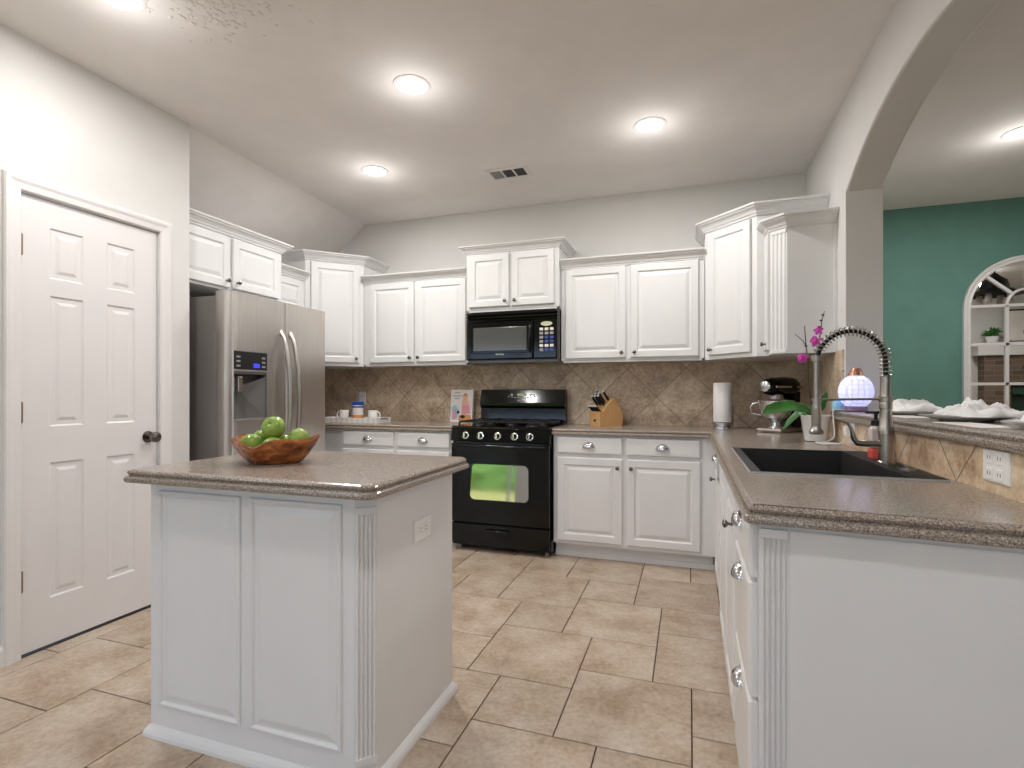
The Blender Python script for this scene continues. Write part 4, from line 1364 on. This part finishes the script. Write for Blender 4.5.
st1 = [Vector((OX - .01, OY, zb_)), at_uv(809, 388, OY), at_uv(808, 365, OY), at_uv(806, 345, OY), at_uv(804.5, 326, OY)]
MB().tube(st1, [.0035, .003, .003, .0028, .002], 8).build('flower_stem', 'stem', r)
MB().tube([at_uv(806, 346, OY), at_uv(803, 341, OY), at_uv(795, 334, OY)], [.0022, .002, .0014], 6).build('flower_stem', 'stem', r)
st2 = [Vector((OX + .01, OY, zb_)), at_uv(819, 385, OY), at_uv(818.5, 350, OY), at_uv(820, 335, OY), at_uv(822, 320, OY), at_uv(824.5, 311, OY)]
MB().tube(st2, [.0035, .003, .003, .0028, .0024, .0016], 8).build('flower_stem', 'stem', r)
for u_, v_ in ((821, 320.5), (822.8, 315), (819.2, 327), (806, 346)):
    MB().ball(at_uv(u_, v_, OY - .004), .006, (1.3, 1, .8), sub=2).build('bud', 'stem', r)
def blossom(c, nrm, s=.022):
    nrm = Vector(nrm).normalized(); A_ = nrm.orthogonal().normalized(); B_ = nrm.cross(A_); mb = MB()
    for k in range(5):
        a = 2 * pi * k / 5 + .3; d = A_ * cos(a) + B_ * sin(a); e_ = nrm.cross(d)
        w = s * (.55 if k % 2 else .75)
        ps = [c, c + d * s * .45 + e_ * w * .8 + nrm * s * .1, c + d * s * 1.15 + e_ * w * .35, c + d * s * 1.25, c + d * s * 1.15 - e_ * w * .35, c + d * s * .45 - e_ * w * .8 + nrm * s * .1, c + d * s * .6 + nrm * s * .2]
        mb.add(ps, [(0, 1, 6), (1, 2, 6), (2, 3, 6), (3, 4, 6), (4, 5, 6), (5, 0, 6)], 0, True)
    mb.ball(c + nrm * s * .25, s * .3, sub=2)
    mb.build('blossom', 'petal', r)
blossom(at_uv(818.5, 330.5, OY - .006), (-.3, -1, .1), .020)
blossom(at_uv(816, 341.5, OY - .006), (-.4, -1, -.1), .024)
blossom(at_uv(813.5, 338.5, OY - .003), (-.9, -.5, .3), .016)
blossom(at_uv(803, 358, OY - .006), (-.5, -1, -.2), .023)
blossom(at_uv(799.5, 357.5, OY - .004), (-1, -.4, .1), .016)

# blue jar and cord near the pot
r = thing('small_jar', 'small pale blue jar mostly hidden behind the spray wand', 'jar', (.700, 3.02, 1.0725))
MB().lathe([(.018, 0), (.026, .006), (.028, .03), (.022, .05), (.012, .056), (.012, .066), (0, .067)], (.722, 3.09, 1.0725), 20).build('body', 'paleblue', r)
cd = []
pts = [(.716, 2.83, .99), (.70, 2.835, .965), (.69, 2.86, .93), (.66, 2.90, .918), (.62, 2.88, .918), (.60, 2.93, .918), (.63, 2.98, .918), (.67, 2.96, .918), (.69, 2.91, .919), (.65, 2.87, .921), (.60, 2.90, .921), (.60, 2.97, .921),
       (.65, 2.99, .923), (.685, 2.99, .95), (.688, 3.02, 1.03), (.690, 3.03, 1.078), (.715, 3.03, 1.082), (.745, 3.03, 1.080)]
P = [Vector(p) for p in pts]
for i in range(len(P) - 1):
    p0, p1, p2, p3 = P[max(i - 1, 0)], P[i], P[i + 1], P[min(i + 2, len(P) - 1)]
    for k in range(6):
        t = k / 6
        cd.append(.5 * ((2 * p1) + (-p0 + p2) * t + (2 * p0 - 5 * p1 + 4 * p2 - p3) * t * t + (-p0 + 3 * p1 - 3 * p2 + p3) * t ** 3))
single('power_cord', MB().tube(cd, .0026, 8), 'cord', 'white power cord coiled on the worktop beside the orchid pot', 'cord', (.66, 2.9, .915))
r = thing('charger', 'white charger plugged into the outlet by the orchid', 'charger', (.70, 2.83, .99))
MB().box(.690, .716, 2.808, 2.852, .965, 1.01, bev=.005).build('body', 'plate_white', r)

# diffuser on the ledge
DX, DY, DZ = .790, 3.035, 1.0725
r = thing('aroma_diffuser', 'glowing white globe diffuser with copper cap on the bar ledge', 'diffuser', (DX, DY, DZ))
MB().lathe([(.048, 0), (.052, .004), (.050, .020), (.044, .026)], (DX, DY, DZ), 32).build('base', 'violet', r)
gp = []
for k in range(19):
    t = k / 18; a = -1.0 + (1.25 + 1.0) * t
    gp.append((.077 * cos(a), .022 + .078 + .088 * sin(a) * .98))
MB().lathe(gp, (DX, DY, DZ), 40).build('globe', 'lattice', r)
MB().lathe([(.034, 0), (.030, .012), (.022, .034), (.019, .037), (0, .036)], (DX, DY, DZ + .181), 28).build('cap', 'copper', r)


# paper towel holder
r = thing('paper_towel_holder', 'white paper towel roll on a chrome holder by the corner', 'paper towel holder', (.225, 4.05, .914))
px, py = .222, 3.98
MB().lathe([(.070, 0), (.071, .006), (.069, .012), (.064, .014), (.064, .030), (.071, .033), (.071, .043), (.05, .046), (.012, .048), (.006, .05), (.006, .30), (0, .305)], (px, py, .9145), 28).build('stand', 'chrome', r)
MB().tube([(px + .066, py - .02, .94), (px + .068, py - .02, 1.06), (px + .064, py - .02, 1.075)], .003, 8).build('tension_arm', 'matteblack', r)
rl = MB().lathe([(.02, .0), (.059, .0), (.061, .004), (.061, .270), (.059, .274), (.02, .274)], (px, py, .963), 32)
rl.build('paper_roll', 'paper', r)

# stand mixer
MXx, MYy = .565, 3.79
r = thing('stand_mixer', 'black stand mixer with a steel bowl in the back right corner', 'stand mixer', (MXx, MYy, .914), radians(52))
def mp(mb, name, mat): return mb.build(name, mat, r, world=False)
# local: bowl at x=-.06, column at x=+.11, z from 0
mp(MB().box(-.15, .16, -.085, .085, .0, .028, bev=.02), 'base', 'nickel')
mp(MB().lathe([(.055, .028), (.05, .036), (.03, .04), (.028, .062), (.05, .075), (.085, .11), (.102, .155), (.106, .20), (.110, .204), (.104, .205), (.10, .16), (.07, .10), (0, .08)], (-.062, 0, 0), 36), 'bowl', 'chrome')
mp(MB().tube([(-.062 - .62 * q, .79 * q, z) for q, z in ((.098, .188), (.132, .184), (.148, .155), (.140, .118), (.088, .108))], .0065, 10), 'bowl_handle', 'chrome')
mp(MB().extrude([(.07, .02), (.16, .02), (.155, .10), (.14, .22), (.145, .26), (.07, .26), (.075, .22), (.085, .10)], (0, -.05, 0), XP, ZV, (0, .10, 0)), 'column', 'black')
hd = MB()
hp_ = [(0, -.17), (.035, -.168), (.052, -.15), (.058, -.10), (.064, -.02), (.066, .06), (.062, .12), (.045, .16), (.02, .175), (0, .177)]
hd.lathe(hp_, (0, 0, .292), 28, D=XP)
ho = mp(hd, 'head', 'black')
mp(MB().lathe([(.03, 0), (.034, .004), (.034, .02), (.022, .026), (0, .026)], (-.166, 0, .294), 20, D=XN), 'attachment_hub', 'chrome')
mp(MB().lathe([(.045, 0), (.048, .01), (.040, .035)], (-.062, 0, .205), 24), 'beater_hub', 'nickel')
mp(MB().box(-.16, .15, -.0645, -.059, .285, .297), 'trim_band', 'chrome')

# knife block
KX, KY = -.615, 4.03
r = thing('knife_block', 'beech knife block filled with black handled knives', 'knife block', (KX, KY, .914), radians(48))
prof_ = [(-.095, 0), (.115, 0), (.128, .03), (.125, .08), (.105, .14), (.055, .215), (.03, .205), (-.03, .155), (-.055, .112), (-.095, .112)]
# the block leans: slots face up-left; extrude in depth
bo = MB().extrude(prof_, (0, -.062, 0), XP, ZV, (0, .124, 0)).build('block', 'beech', r, world=False)
MB().box(-.0975, -.095, -.012, .012, .035, .052).build('badge', 'dark_slot', r, world=False)
dk = Vector((-.62, 0, .78)).normalized()
pos = [(-.032, -.04, .152), (-.032, .0, .152), (-.032, .04, .152), (-.010, -.02, .171), (-.010, .022, .171), (.012, -.04, .190), (.012, .04, .190)]
for i, (a, b_, c_) in enumerate(pos):
    kn = thing('kitchen_knife', 'black handled kitchen knife standing in the wooden block', 'knife', (KX, KY, .914), radians(48), group='knives in the wooden block')
    ln = .10 - .004 * (i % 3)
    p0 = Vector((a, b_, c_)) 
    MB().tube([p0 - dk * .03, p0 + dk * .012], .006, 6, flat=.4).build('blade', 'chrome', kn, world=False)
    MB().tube([p0 + dk * .012, p0 + dk * .03, p0 + dk * ln * .8, p0 + dk * ln], [.011, .0135, .012, .0145], 10, flat=.7).build('handle', 'matteblack', kn, world=False)
    MB().tube([p0 + dk * ln, p0 + dk * (ln + .006)], .0142, 10, flat=.7).build('pommel', 'tip', kn, world=False)
for i in range(6):
    b_ = -.045 + i * .018
    kn = thing('steak_knife', 'small black steak knife in the front row of the wooden block', 'knife', (KX, KY, .914), radians(48), group='steak knives in the block front')
    p0 = Vector((-.074, b_, .110)); d2 = Vector((-.55, 0, .5)).normalized()
    MB().tube([p0 - d2 * .03, p0 + d2 * .006], .0045, 6, flat=.4).build('blade', 'chrome', kn, world=False)
    MB().tube([p0 + d2 * .004, p0 + d2 * .055, p0 + d2 * .062], [.0075, .0075, .006], 8, flat=.8).build('handle', 'matteblack', kn, world=False)
    MB().tube([p0 + d2 * .060, p0 + d2 * .069], .0078, 8, flat=.9).build('pommel', 'tip', kn, world=False)
sh = thing('kitchen_scissors', 'grey handled tool at the rear of the knife block', 'scissors', (KX, KY, .914), radians(48))
MB().tube([(.045, .02, .205), (.035, .02, .235), (.03, .02, .25)], [.010, .012, .012], 10).build('handle', 'label', sh, world=False)

# cook book on the left worktop
BXc, BYc = -1.845, 4.09
r = thing('cookbook', 'upright cookbook with a woman on its white cover, by the range', 'book', (BXc, BYc, .9145))
lean = .10
Vb = Vector((0, lean, 1)).normalized(); Nb = Vector((0, -1, lean)).normalized()
def bpt(a, b, n=0): return Vector((BXc, BYc, .9155)) + XP * a + Vb * b + Nb * n
def bquad(a0, a1, b0, b1, n0, n1): 
    mb = MB(); vs = [bpt(a, b, n) for a in (a0, a1) for b in (b0, b1) for n in (n0, n1)]
    return mb.add(vs, [(0, 1, 3, 2), (4, 6, 7, 5), (0, 4, 5, 1), (2, 3, 7, 6), (0, 2, 6, 4), (1, 5, 7, 3)])
bquad(-.099, .099, .003, .277, -.02, -.002).build('pages', 'paper', r)
co = MB(); 
for a in (bquad(-.102, .102, 0, .28, -.002, 0), bquad(-.102, .102, 0, .28, -.022, -.02), bquad(-.104, -.101, 0, .28, -.022, 0)): co.add(a.v, a.f)
co.build('cover', 'label', r)
def blob(pts, mat, name, n=.0008):
    MB().add([bpt(a, b, n) for a, b in pts], [tuple(range(len(pts)))]).build(name, mat, r)
blob([(.005, .10), (.0, .17), (.012, .20), (.012, .225), (.022, .245), (.042, .245), (.052, .225), (.05, .20), (.068, .17), (.072, .10)], 'skin', 'cover_figure')
blob([(.012, .205), (.014, .24), (.030, .252), (.050, .24), (.054, .20), (.046, .225), (.022, .228)], 'orange', 'cover_hair', .0012)
blob([(-.0, .07), (.004, .15), (.035, .14), (.070, .15), (.085, .075)], 'pink', 'cover_dress', .0012)
blob([(-.09, .02), (-.10 + .01, .13), (-.06, .15), (-.03, .11), (-.03, .04)], 'paleblue', 'cover_print')
blob([(-.085, .02), (-.08, .10), (-.055, .12), (-.04, .03)], 'pink', 'cover_print', .0012)
blob([(-.03, .015), (-.02, .06), (.03, .07), (.09, .06), (.095, .015)], 'orange', 'cover_print', .0014)
blob([(-.02, .045), (.01, .065), (.04, .05), (.02, .03)], 'matteblack', 'cover_print', .0018)
blob([(-.045, .085), (-.03, .105), (-.015, .085), (-.03, .07)], 'matteblack', 'cover_print', .0018)
for k, (w, b_) in enumerate(((.05, .25), (.085, .222), (.05, .20))):
    blob([(-.045 - w / 2, b_), (-.045 + w / 2, b_), (-.045 + w / 2, b_ + .007), (-.045 - w / 2, b_ + .007)], 'grey', 'cover_title')

# tray, mugs, canister
TX0, TX1, TY0, TY1 = -3.03, -2.445, 3.735, 3.95
r = thing('serving_tray', 'whitewashed wooden tray holding the mugs at the left corner', 'tray', ((TX0 + TX1) / 2, 3.84, .914))
t = MB().box(TX0, TX1, TY0, TY1, .9145, .924)
t.box(TX0, TX1, TY0, TY0 + .012, .924, .956); t.box(TX0, TX1, TY1 - .012, TY1, .924, .956)
t.box(TX0, TX0 + .012, TY0 + .012, TY1 - .012, .924, .956); t.box(TX1 - .012, TX1, TY0 + .012, TY1 - .012, .924, .956)
t.build('tray_body', 'whitewash', r)
MB().tube([(TX0 - .002, 3.79, .944), (TX0 - .02, 3.80, .955), (TX0 - .02, 3.88, .955), (TX0 - .002, 3.89, .944)], .005, 8).build('handle', 'iron', r)
MB().tube([(TX1 + .002, 3.79, .944), (TX1 + .01, 3.80, .95), (TX1 + .01, 3.88, .95), (TX1 + .002, 3.89, .944)], .004, 8).build('handle', 'iron', r)
def mug(x, y, s, label):
    r = thing('coffee_mug', label, 'mug', (x, y, .9245), group=None)
    MB().lathe([(.030, 0), (.036, .004), (.040, .02), (.041, .088), (.0405, .092), (.038, .090), (.037, .02), (.0, .008)], (x, y, .9245), 28).build('cup', 'ceramic', r)
    MB().tube([(x + s * .038, y, .9245 + .078), (x + s * .058, y, .9245 + .08), (x + s * .070, y, .9245 + .062), (x + s * .068, y, .9245 + .036), (x + s * .052, y, .9245 + .018), (x + s * .037, y, .9245 + .016)], .0055, 10).build('handle', 'ceramic', r)
mug(-2.835, 3.83, -1, 'white mug on the left of the tray with its handle pointing left')
mug(-2.545, 3.83, 1, 'white mug on the right of the tray with its handle pointing right')
CX_, CY_ = -2.715, 3.86
r = thing('canister', 'white printed canister with blue lid between the two mugs', 'canister', (CX_, CY_, .9245))
MB().lathe([(.046, 0), (.047, .003), (.047, .140), (.045, .142)], (CX_, CY_, .9245), 28).build('body', 'label', r)
MB().lathe([(.0474, .022), (.0476, .024), (.0476, .050), (.0474, .052)], (CX_, CY_, .9245), 28).build('label_band', 'orange', r)
MB().lathe([(.0474, .114), (.0476, .116), (.0476, .126), (.0474, .128)], (CX_, CY_, .9245), 28).build('label_band', 'navy', r)
MB().lathe([(.049, .136), (.050, .140), (.050, .163), (.046, .168), (0, .168)], (CX_, CY_, .9245), 28).build('lid', 'blue', r)

# wooden bowl with apples on the island
BX_, BY_ = -1.424, 1.52
r = thing('wooden_bowl', 'rough-edged root wood bowl of green apples on the island', 'bowl', (BX_, BY_, .9145), radians(YAW))
def bowl_mb():
    mb = MB(); n = 56; pr_ = [(.0, .002), (.072, .0), (.080, .003), (.101, .024), (.119, .047), (.132, .067), (.130, .073), (.124, .068), (.108, .045), (.082, .022), (.03, .012), (0, .010)]
    vs = []; fs = []
    for i, (rr, h) in enumerate(pr_):
        for k in range(n):
            t = 2 * pi * k / n
            w = 1 + .05 * sin(3 * t + .7) + .035 * sin(7 * t + 2) + .02 * sin(13 * t)
            notch = -.010 * math.exp(-((t - 4.6) / .12) ** 2)
            edge = (h / .073)
            hz = h + edge ** 2 * (.005 * sin(2 * t + .4 + 1.2) + .005 * sin(5 * t + 1)) + notch * edge
            vs.append((rr * 1.13 * w * cos(t), rr * .86 * w * sin(t), max(0, hz * 1.22)))
    m = len(pr_)
    for i in range(m - 1):
        for k in range(n): fs.append((i * n + k, i * n + (k + 1) % n, (i + 1) * n + (k + 1) % n, (i + 1) * n + k))
    return mb.add(vs, fs, 0, True)
bowl_mb().build('bowl_body', 'olive_wood', r, world=False)
cyw, syw = cos(radians(YAW)), sin(radians(YAW))
def apple_at(a, b, z, rad, label, rx=0.0, ry=0.0):
    x = BX_ + a * cyw - b * syw; y = BY_ + a * syw + b * cyw
    r = thing('green_apple', label, 'apple', (x, y, z))
    r.rotation_euler = (rx, ry, a * 30)
    pf = []
    for k in range(15):
        t = -pi / 2 + pi * k / 14
        rr = rad * cos(t) * (1 + .05 * sin(t)); h = rad * .93 * sin(t)
        if k >= 12: h -= rad * .10 * (k - 11) ** 1.6 * .5
        if k <= 1: h += rad * .06 * (2 - k)
        pf.append((max(0, rr), h))
    MB().lathe(pf, (0, 0, 0), 28).build('fruit', 'apple', r, world=False)
    MB().tube([(0, 0, rad * .62), (.001, 0, rad * .85), (.004, 0, rad * 1.05)], .0013, 6).build('stem', 'stem', r, world=False)
apple_at(-.004, .004, 1.040, .0415, 'green apple at the top of the pile in the wooden bowl', .9, .5)
apple_at(.088, .006, .998, .0405, 'green apple on the right end of the wooden bowl', 1.1, .1)
apple_at(-.070, -.026, .980, .0400, 'green apple at the front left of the wooden bowl', 1.0, -.4)
apple_at(-.066, .052, .992, .0385, 'green apple at the back left, half hidden in the bowl', .4, -.8)
apple_at(.010, -.036, .972, .0380, 'green apple low in the bowl front, under the top apple', .5, .6)
apple_at(.016, .050, .974, .0380, 'green apple low at the back of the bowl, mostly hidden', .3, 1.0)

# plates and napkins along the bar ledge
def plate(x, y, rad, label, z=1.073):
    r = thing('dinner_plate', label, 'plate', (x, y, z))
    MB().lathe([(rad * .55, 0), (rad * .6, .003), (rad * .97, .014), (rad, .016), (rad * .98, .018), (rad * .6, .007), (0, .006)], (x, y, z), 40).build('plate_body', 'ceramic', r)
    MB().lathe([(rad * .985, .0165), (rad * 1.004, .0165), (rad * 1.004, .0185), (rad * .985, .0188)], (x, y, z), 40).build('rim_line', 'grey', r)
def napkin(x, y, sx, sy, h, seed, label, z=1.078, rot=0):
    bm = bmesh.new(); n = 44
    bmesh.ops.create_grid(bm, x_segments=n, y_segments=n, size=1)
    for v in bm.verts:
        a, b_ = v.co.x, v.co.y
        p = Vector((a * 1.6 + seed * 7.1, b_ * 1.6 + seed * 3.3, seed))
        rr = max(abs(a), abs(b_)) * .35 + .65 * sqrt(a * a + b_ * b_) 
        env = max(0, 1 - rr ** 2.6) ** .42
        fold = 1.05 - 1.7 * abs(noise.noise(Vector((p.x * 1.5 + p.y * .5, p.y * .8, p.z)))) - .45 * abs(noise.noise(p * 2.2 + Vector((3, 1, 2))))
        ph = 2.6 * (a * cos(seed * 1.7) + b_ * sin(seed * 1.7)) + 2.2 * noise.noise(p * .8)
        rid = 1 - abs(sin(ph)) ** .8
        zz = h * env * max(.15, .45 + .55 * rid - .35 * abs(noise.noise(p * 1.8)))
        wob = .12 * noise.noise(Vector((a * 2, b_ * 2, seed + 5)))
        v.co = Vector((x + sx * (a * (1 + wob)) * cos(rot) - sy * b_ * (1 + wob) * sin(rot), y + sx * a * (1 + wob) * sin(rot) + sy * b_ * (1 + wob) * cos(rot), z + zz))
    mb = MB().bm(bm, 0, True)
    o = single('napkin', mb, 'cloth', label, 'napkin', (x, y, z))
    sm = o.modifiers.new('thickness', 'SOLIDIFY'); sm.thickness = .0025; sm.offset = 1
    return o
plate(.865, 2.63, .11, 'white plate under the napkin nearest the faucet post')
plate(.870, 2.13, .125, 'white plate with a dark rim in the middle of the bar ledge')
plate(.900, 1.70, .12, 'white plate at the near end of the bar ledge, cut by the frame')
napkin(.900, 2.66, .10, .13, .058, 1, 'crumpled white napkin beside the spring faucet, leftmost on the ledge', 1.090)
napkin(1.00, 2.36, .12, .12, .082, 2, 'tallest crumpled white napkin behind the middle plate', 1.075)
napkin(.905, 2.10, .09, .115, .046, 3, 'low crumpled white napkin heaped on the middle plate', 1.092)
napkin(1.09, 2.02, .10, .14, .055, 4, 'crumpled white napkin in front of the arched mirror', 1.075)
napkin(.920, 1.69, .09, .11, .052, 5, 'crumpled white napkin at the right frame edge', 1.092)
def card(x, y, w, d, rot, label):
    pts = [(x + cos(rot) * a - sin(rot) * b_, y + sin(rot) * a + cos(rot) * b_) for a, b_ in ((-w, -d), (w, -d), (w, d), (-w, d))]
    single('placemat', MB().prism(pts, 1.0732, 1.0752), 'label', label, 'placemat', (x, y, 1.0732))
card(.80, 2.40, .055, .12, .05, 'pale flat mat on the ledge between the left and middle plates')
card(.775, 1.84, .05, .15, .0, 'pale flat mat on the ledge edge above the double outlet')

# ------------------------------------------------------------------ arched mirror on the green wall
MXc, MR, MZs, MZb = 2.556, .417, 1.853, .62
r = thing('arched_mirror', 'arched white window-pane mirror on the green wall', 'mirror', (MXc, YG, MZb))
def arc(rad, n=24, z=MZs): return [(MXc + rad * cos(pi * k / n), z + rad * sin(pi * k / n)) for k in range(n + 1)]
gp_ = [(MXc - MR + .02, MZb + .02)] + [(MXc + MR - .02, MZb + .02)] + arc(MR - .02)
MB().add([(x, YG - .012, z) for x, z in gp_], [tuple(range(len(gp_)))]).build('mirror_glass', 'mirror', r)
fr = MB()
o_ = [(MXc + MR, MZb)] + arc(MR) + [(MXc - MR, MZb)]
i_ = [(MXc + MR - .05, MZb + .05)] + arc(MR - .05) + [(MXc - MR + .05, MZb + .05)]
prof_f = [(0, 0), (0, .03), (.2, .036), (.6, .028), (.85, .032), (1, .026), (1, .010)]
n = len(o_)
vs = []
for f_, dpt in prof_f:
    for k in range(n):
        vs.append((o_[k][0] + (i_[k][0] - o_[k][0]) * f_, YG - dpt, o_[k][1] + (i_[k][1] - o_[k][1]) * f_))
fs = [(a * n + k, a * n + (k + 1) % n, (a + 1) * n + (k + 1) % n, (a + 1) * n + k) for a in range(len(prof_f) - 1) for k in range(n)]
fr.add(vs, fs)
fr.build('frame', 'trim', r)
def bar(x0, z0, x1, z1, w=.011):
    d = Vector((x1 - x0, 0, z1 - z0)); L_ = d.length; d.normalize(); s_ = Vector((d.z, 0, -d.x))
    A_ = Vector((x0, YG - .012, z0)); vs = [A_ + d * a + s_ * b_ + YN * c_ for a in (0, L_) for b_ in (-w, w) for c_ in (0, .014)]
    MB().add(vs, [(0, 1, 3, 2), (4, 6, 7, 5), (0, 4, 5, 1), (2, 3, 7, 6), (0, 2, 6, 4), (1, 5, 7, 3)]).build('muntin', 'trim', r)
IR = MR - .05
ir2 = .128
for xx in (-ir2, ir2): bar(MXc + xx, MZb + .05, MXc + xx, 1.873)
for zz in (1.873, 1.560, 1.240, .92): bar(MXc - IR, zz, MXc + IR, zz)
for a in (pi * .25, pi * .5, pi * .75): bar(MXc + ir2 * cos(a), 1.873 + ir2 * sin(a), MXc + IR * cos(a), MZs + IR * sin(a))
am = MB(); m_ = 20
pa = [(MXc + ir2 * cos(pi * k / m_), YG - .019, 1.873 + ir2 * sin(pi * k / m_)) for k in range(m_ + 1)]
am.tube(pa, .010, 8); am.build('muntin', 'trim', r)

# ------------------------------------------------------------------ living room seen only in the mirror
r = thing('fireplace', 'brick fireplace with a white mantel, reflected in the arched mirror', 'fireplace', (5.1, .80, 0))
MB().box(4.14, 4.46, .80, .98, 0, 1.72).box(5.64, 6.1, .80, .98, 0, 1.72).box(4.46, 5.64, .80, .98, 1.29, 1.72).build('surround', 'brick', r)
MB().box(4.05, 6.15, .80, 1.03, 1.72, 1.88, bev=.01).box(4.0, 6.18, .80, 1.06, 1.88, 1.91).build('mantel', 'trim', r)
MB().box(4.46, 5.64, .802, .85, 0, 1.29).build('firebox', plain('dark_green_firebox', (34, 58, 46), .5), r)
MB().box(4.50, 5.60, .85, .93, 1.15, 1.25).build('hood', plain('dark_green_metal', (48, 78, 62), .4), r)
sg = thing('framed_sign', 'white framed sign with dark lettering above the fireplace mantel', 'sign', (4.95, .90, 1.91))
MB().box(4.44, 5.16, .885, .91, 1.912, 2.40).build('frame', 'matteblack', sg)
MB().box(4.465, 5.135, .908, .912, 1.937, 2.375).build('print', 'label', sg)
text_mesh('lettering', 'our\nhome', .15, (4.80, .9135, 2.15), XN, ZV, 'matteblack', sg)
pl = thing('potted_plant', 'small green plant in a white bowl on the fireplace mantel', 'plant', (4.25, .95, 1.91))
MB().lathe([(.05, 0), (.075, .05), (.08, .09), (.07, .09), (0, .08)], (4.25, .95, 1.911), 20).build('pot', 'ceramic', pl)
fg = MB()
for k in range(60):
    a = random.uniform(0, 2 * pi); rr = random.uniform(.05, .15); h = random.uniform(.02, .13)
    fg.tube([(4.25, .95, 1.99), (4.25 + rr * .6 * cos(a), .95 + rr * .5 * sin(a), 2.0 + h), (4.25 + rr * cos(a), .95 + rr * .7 * sin(a), 2.0 + h * .8)], [.003, .012, .002], 5)
fg.build('foliage', 'leaf', pl)
chd = thing('chandelier', 'black metal bell chandelier, seen in the arched mirror', 'chandelier', (3.26, 3.24, ZC))
MB().lathe([(.05, 0), (.05, -.015), (.008, -.02), (.008, -.22), (.02, -.225), (.05, -.26), (.11, -.31), (.13, -.40), (.24, -.46), (.25, -.475), (.22, -.47), (.10, -.41), (0, -.40)], (3.26, 3.24, ZC), 24).build('canopy', 'matteblack', chd)
for k in range(4):
    a = pi / 4 + k * pi / 2
    MB().lathe([(.03, 0), (.035, -.09), (.03, -.10)], (3.26 + .14 * cos(a), 3.24 + .14 * sin(a), ZC - .465), 12).build('glass_shade', 'clear', chd)
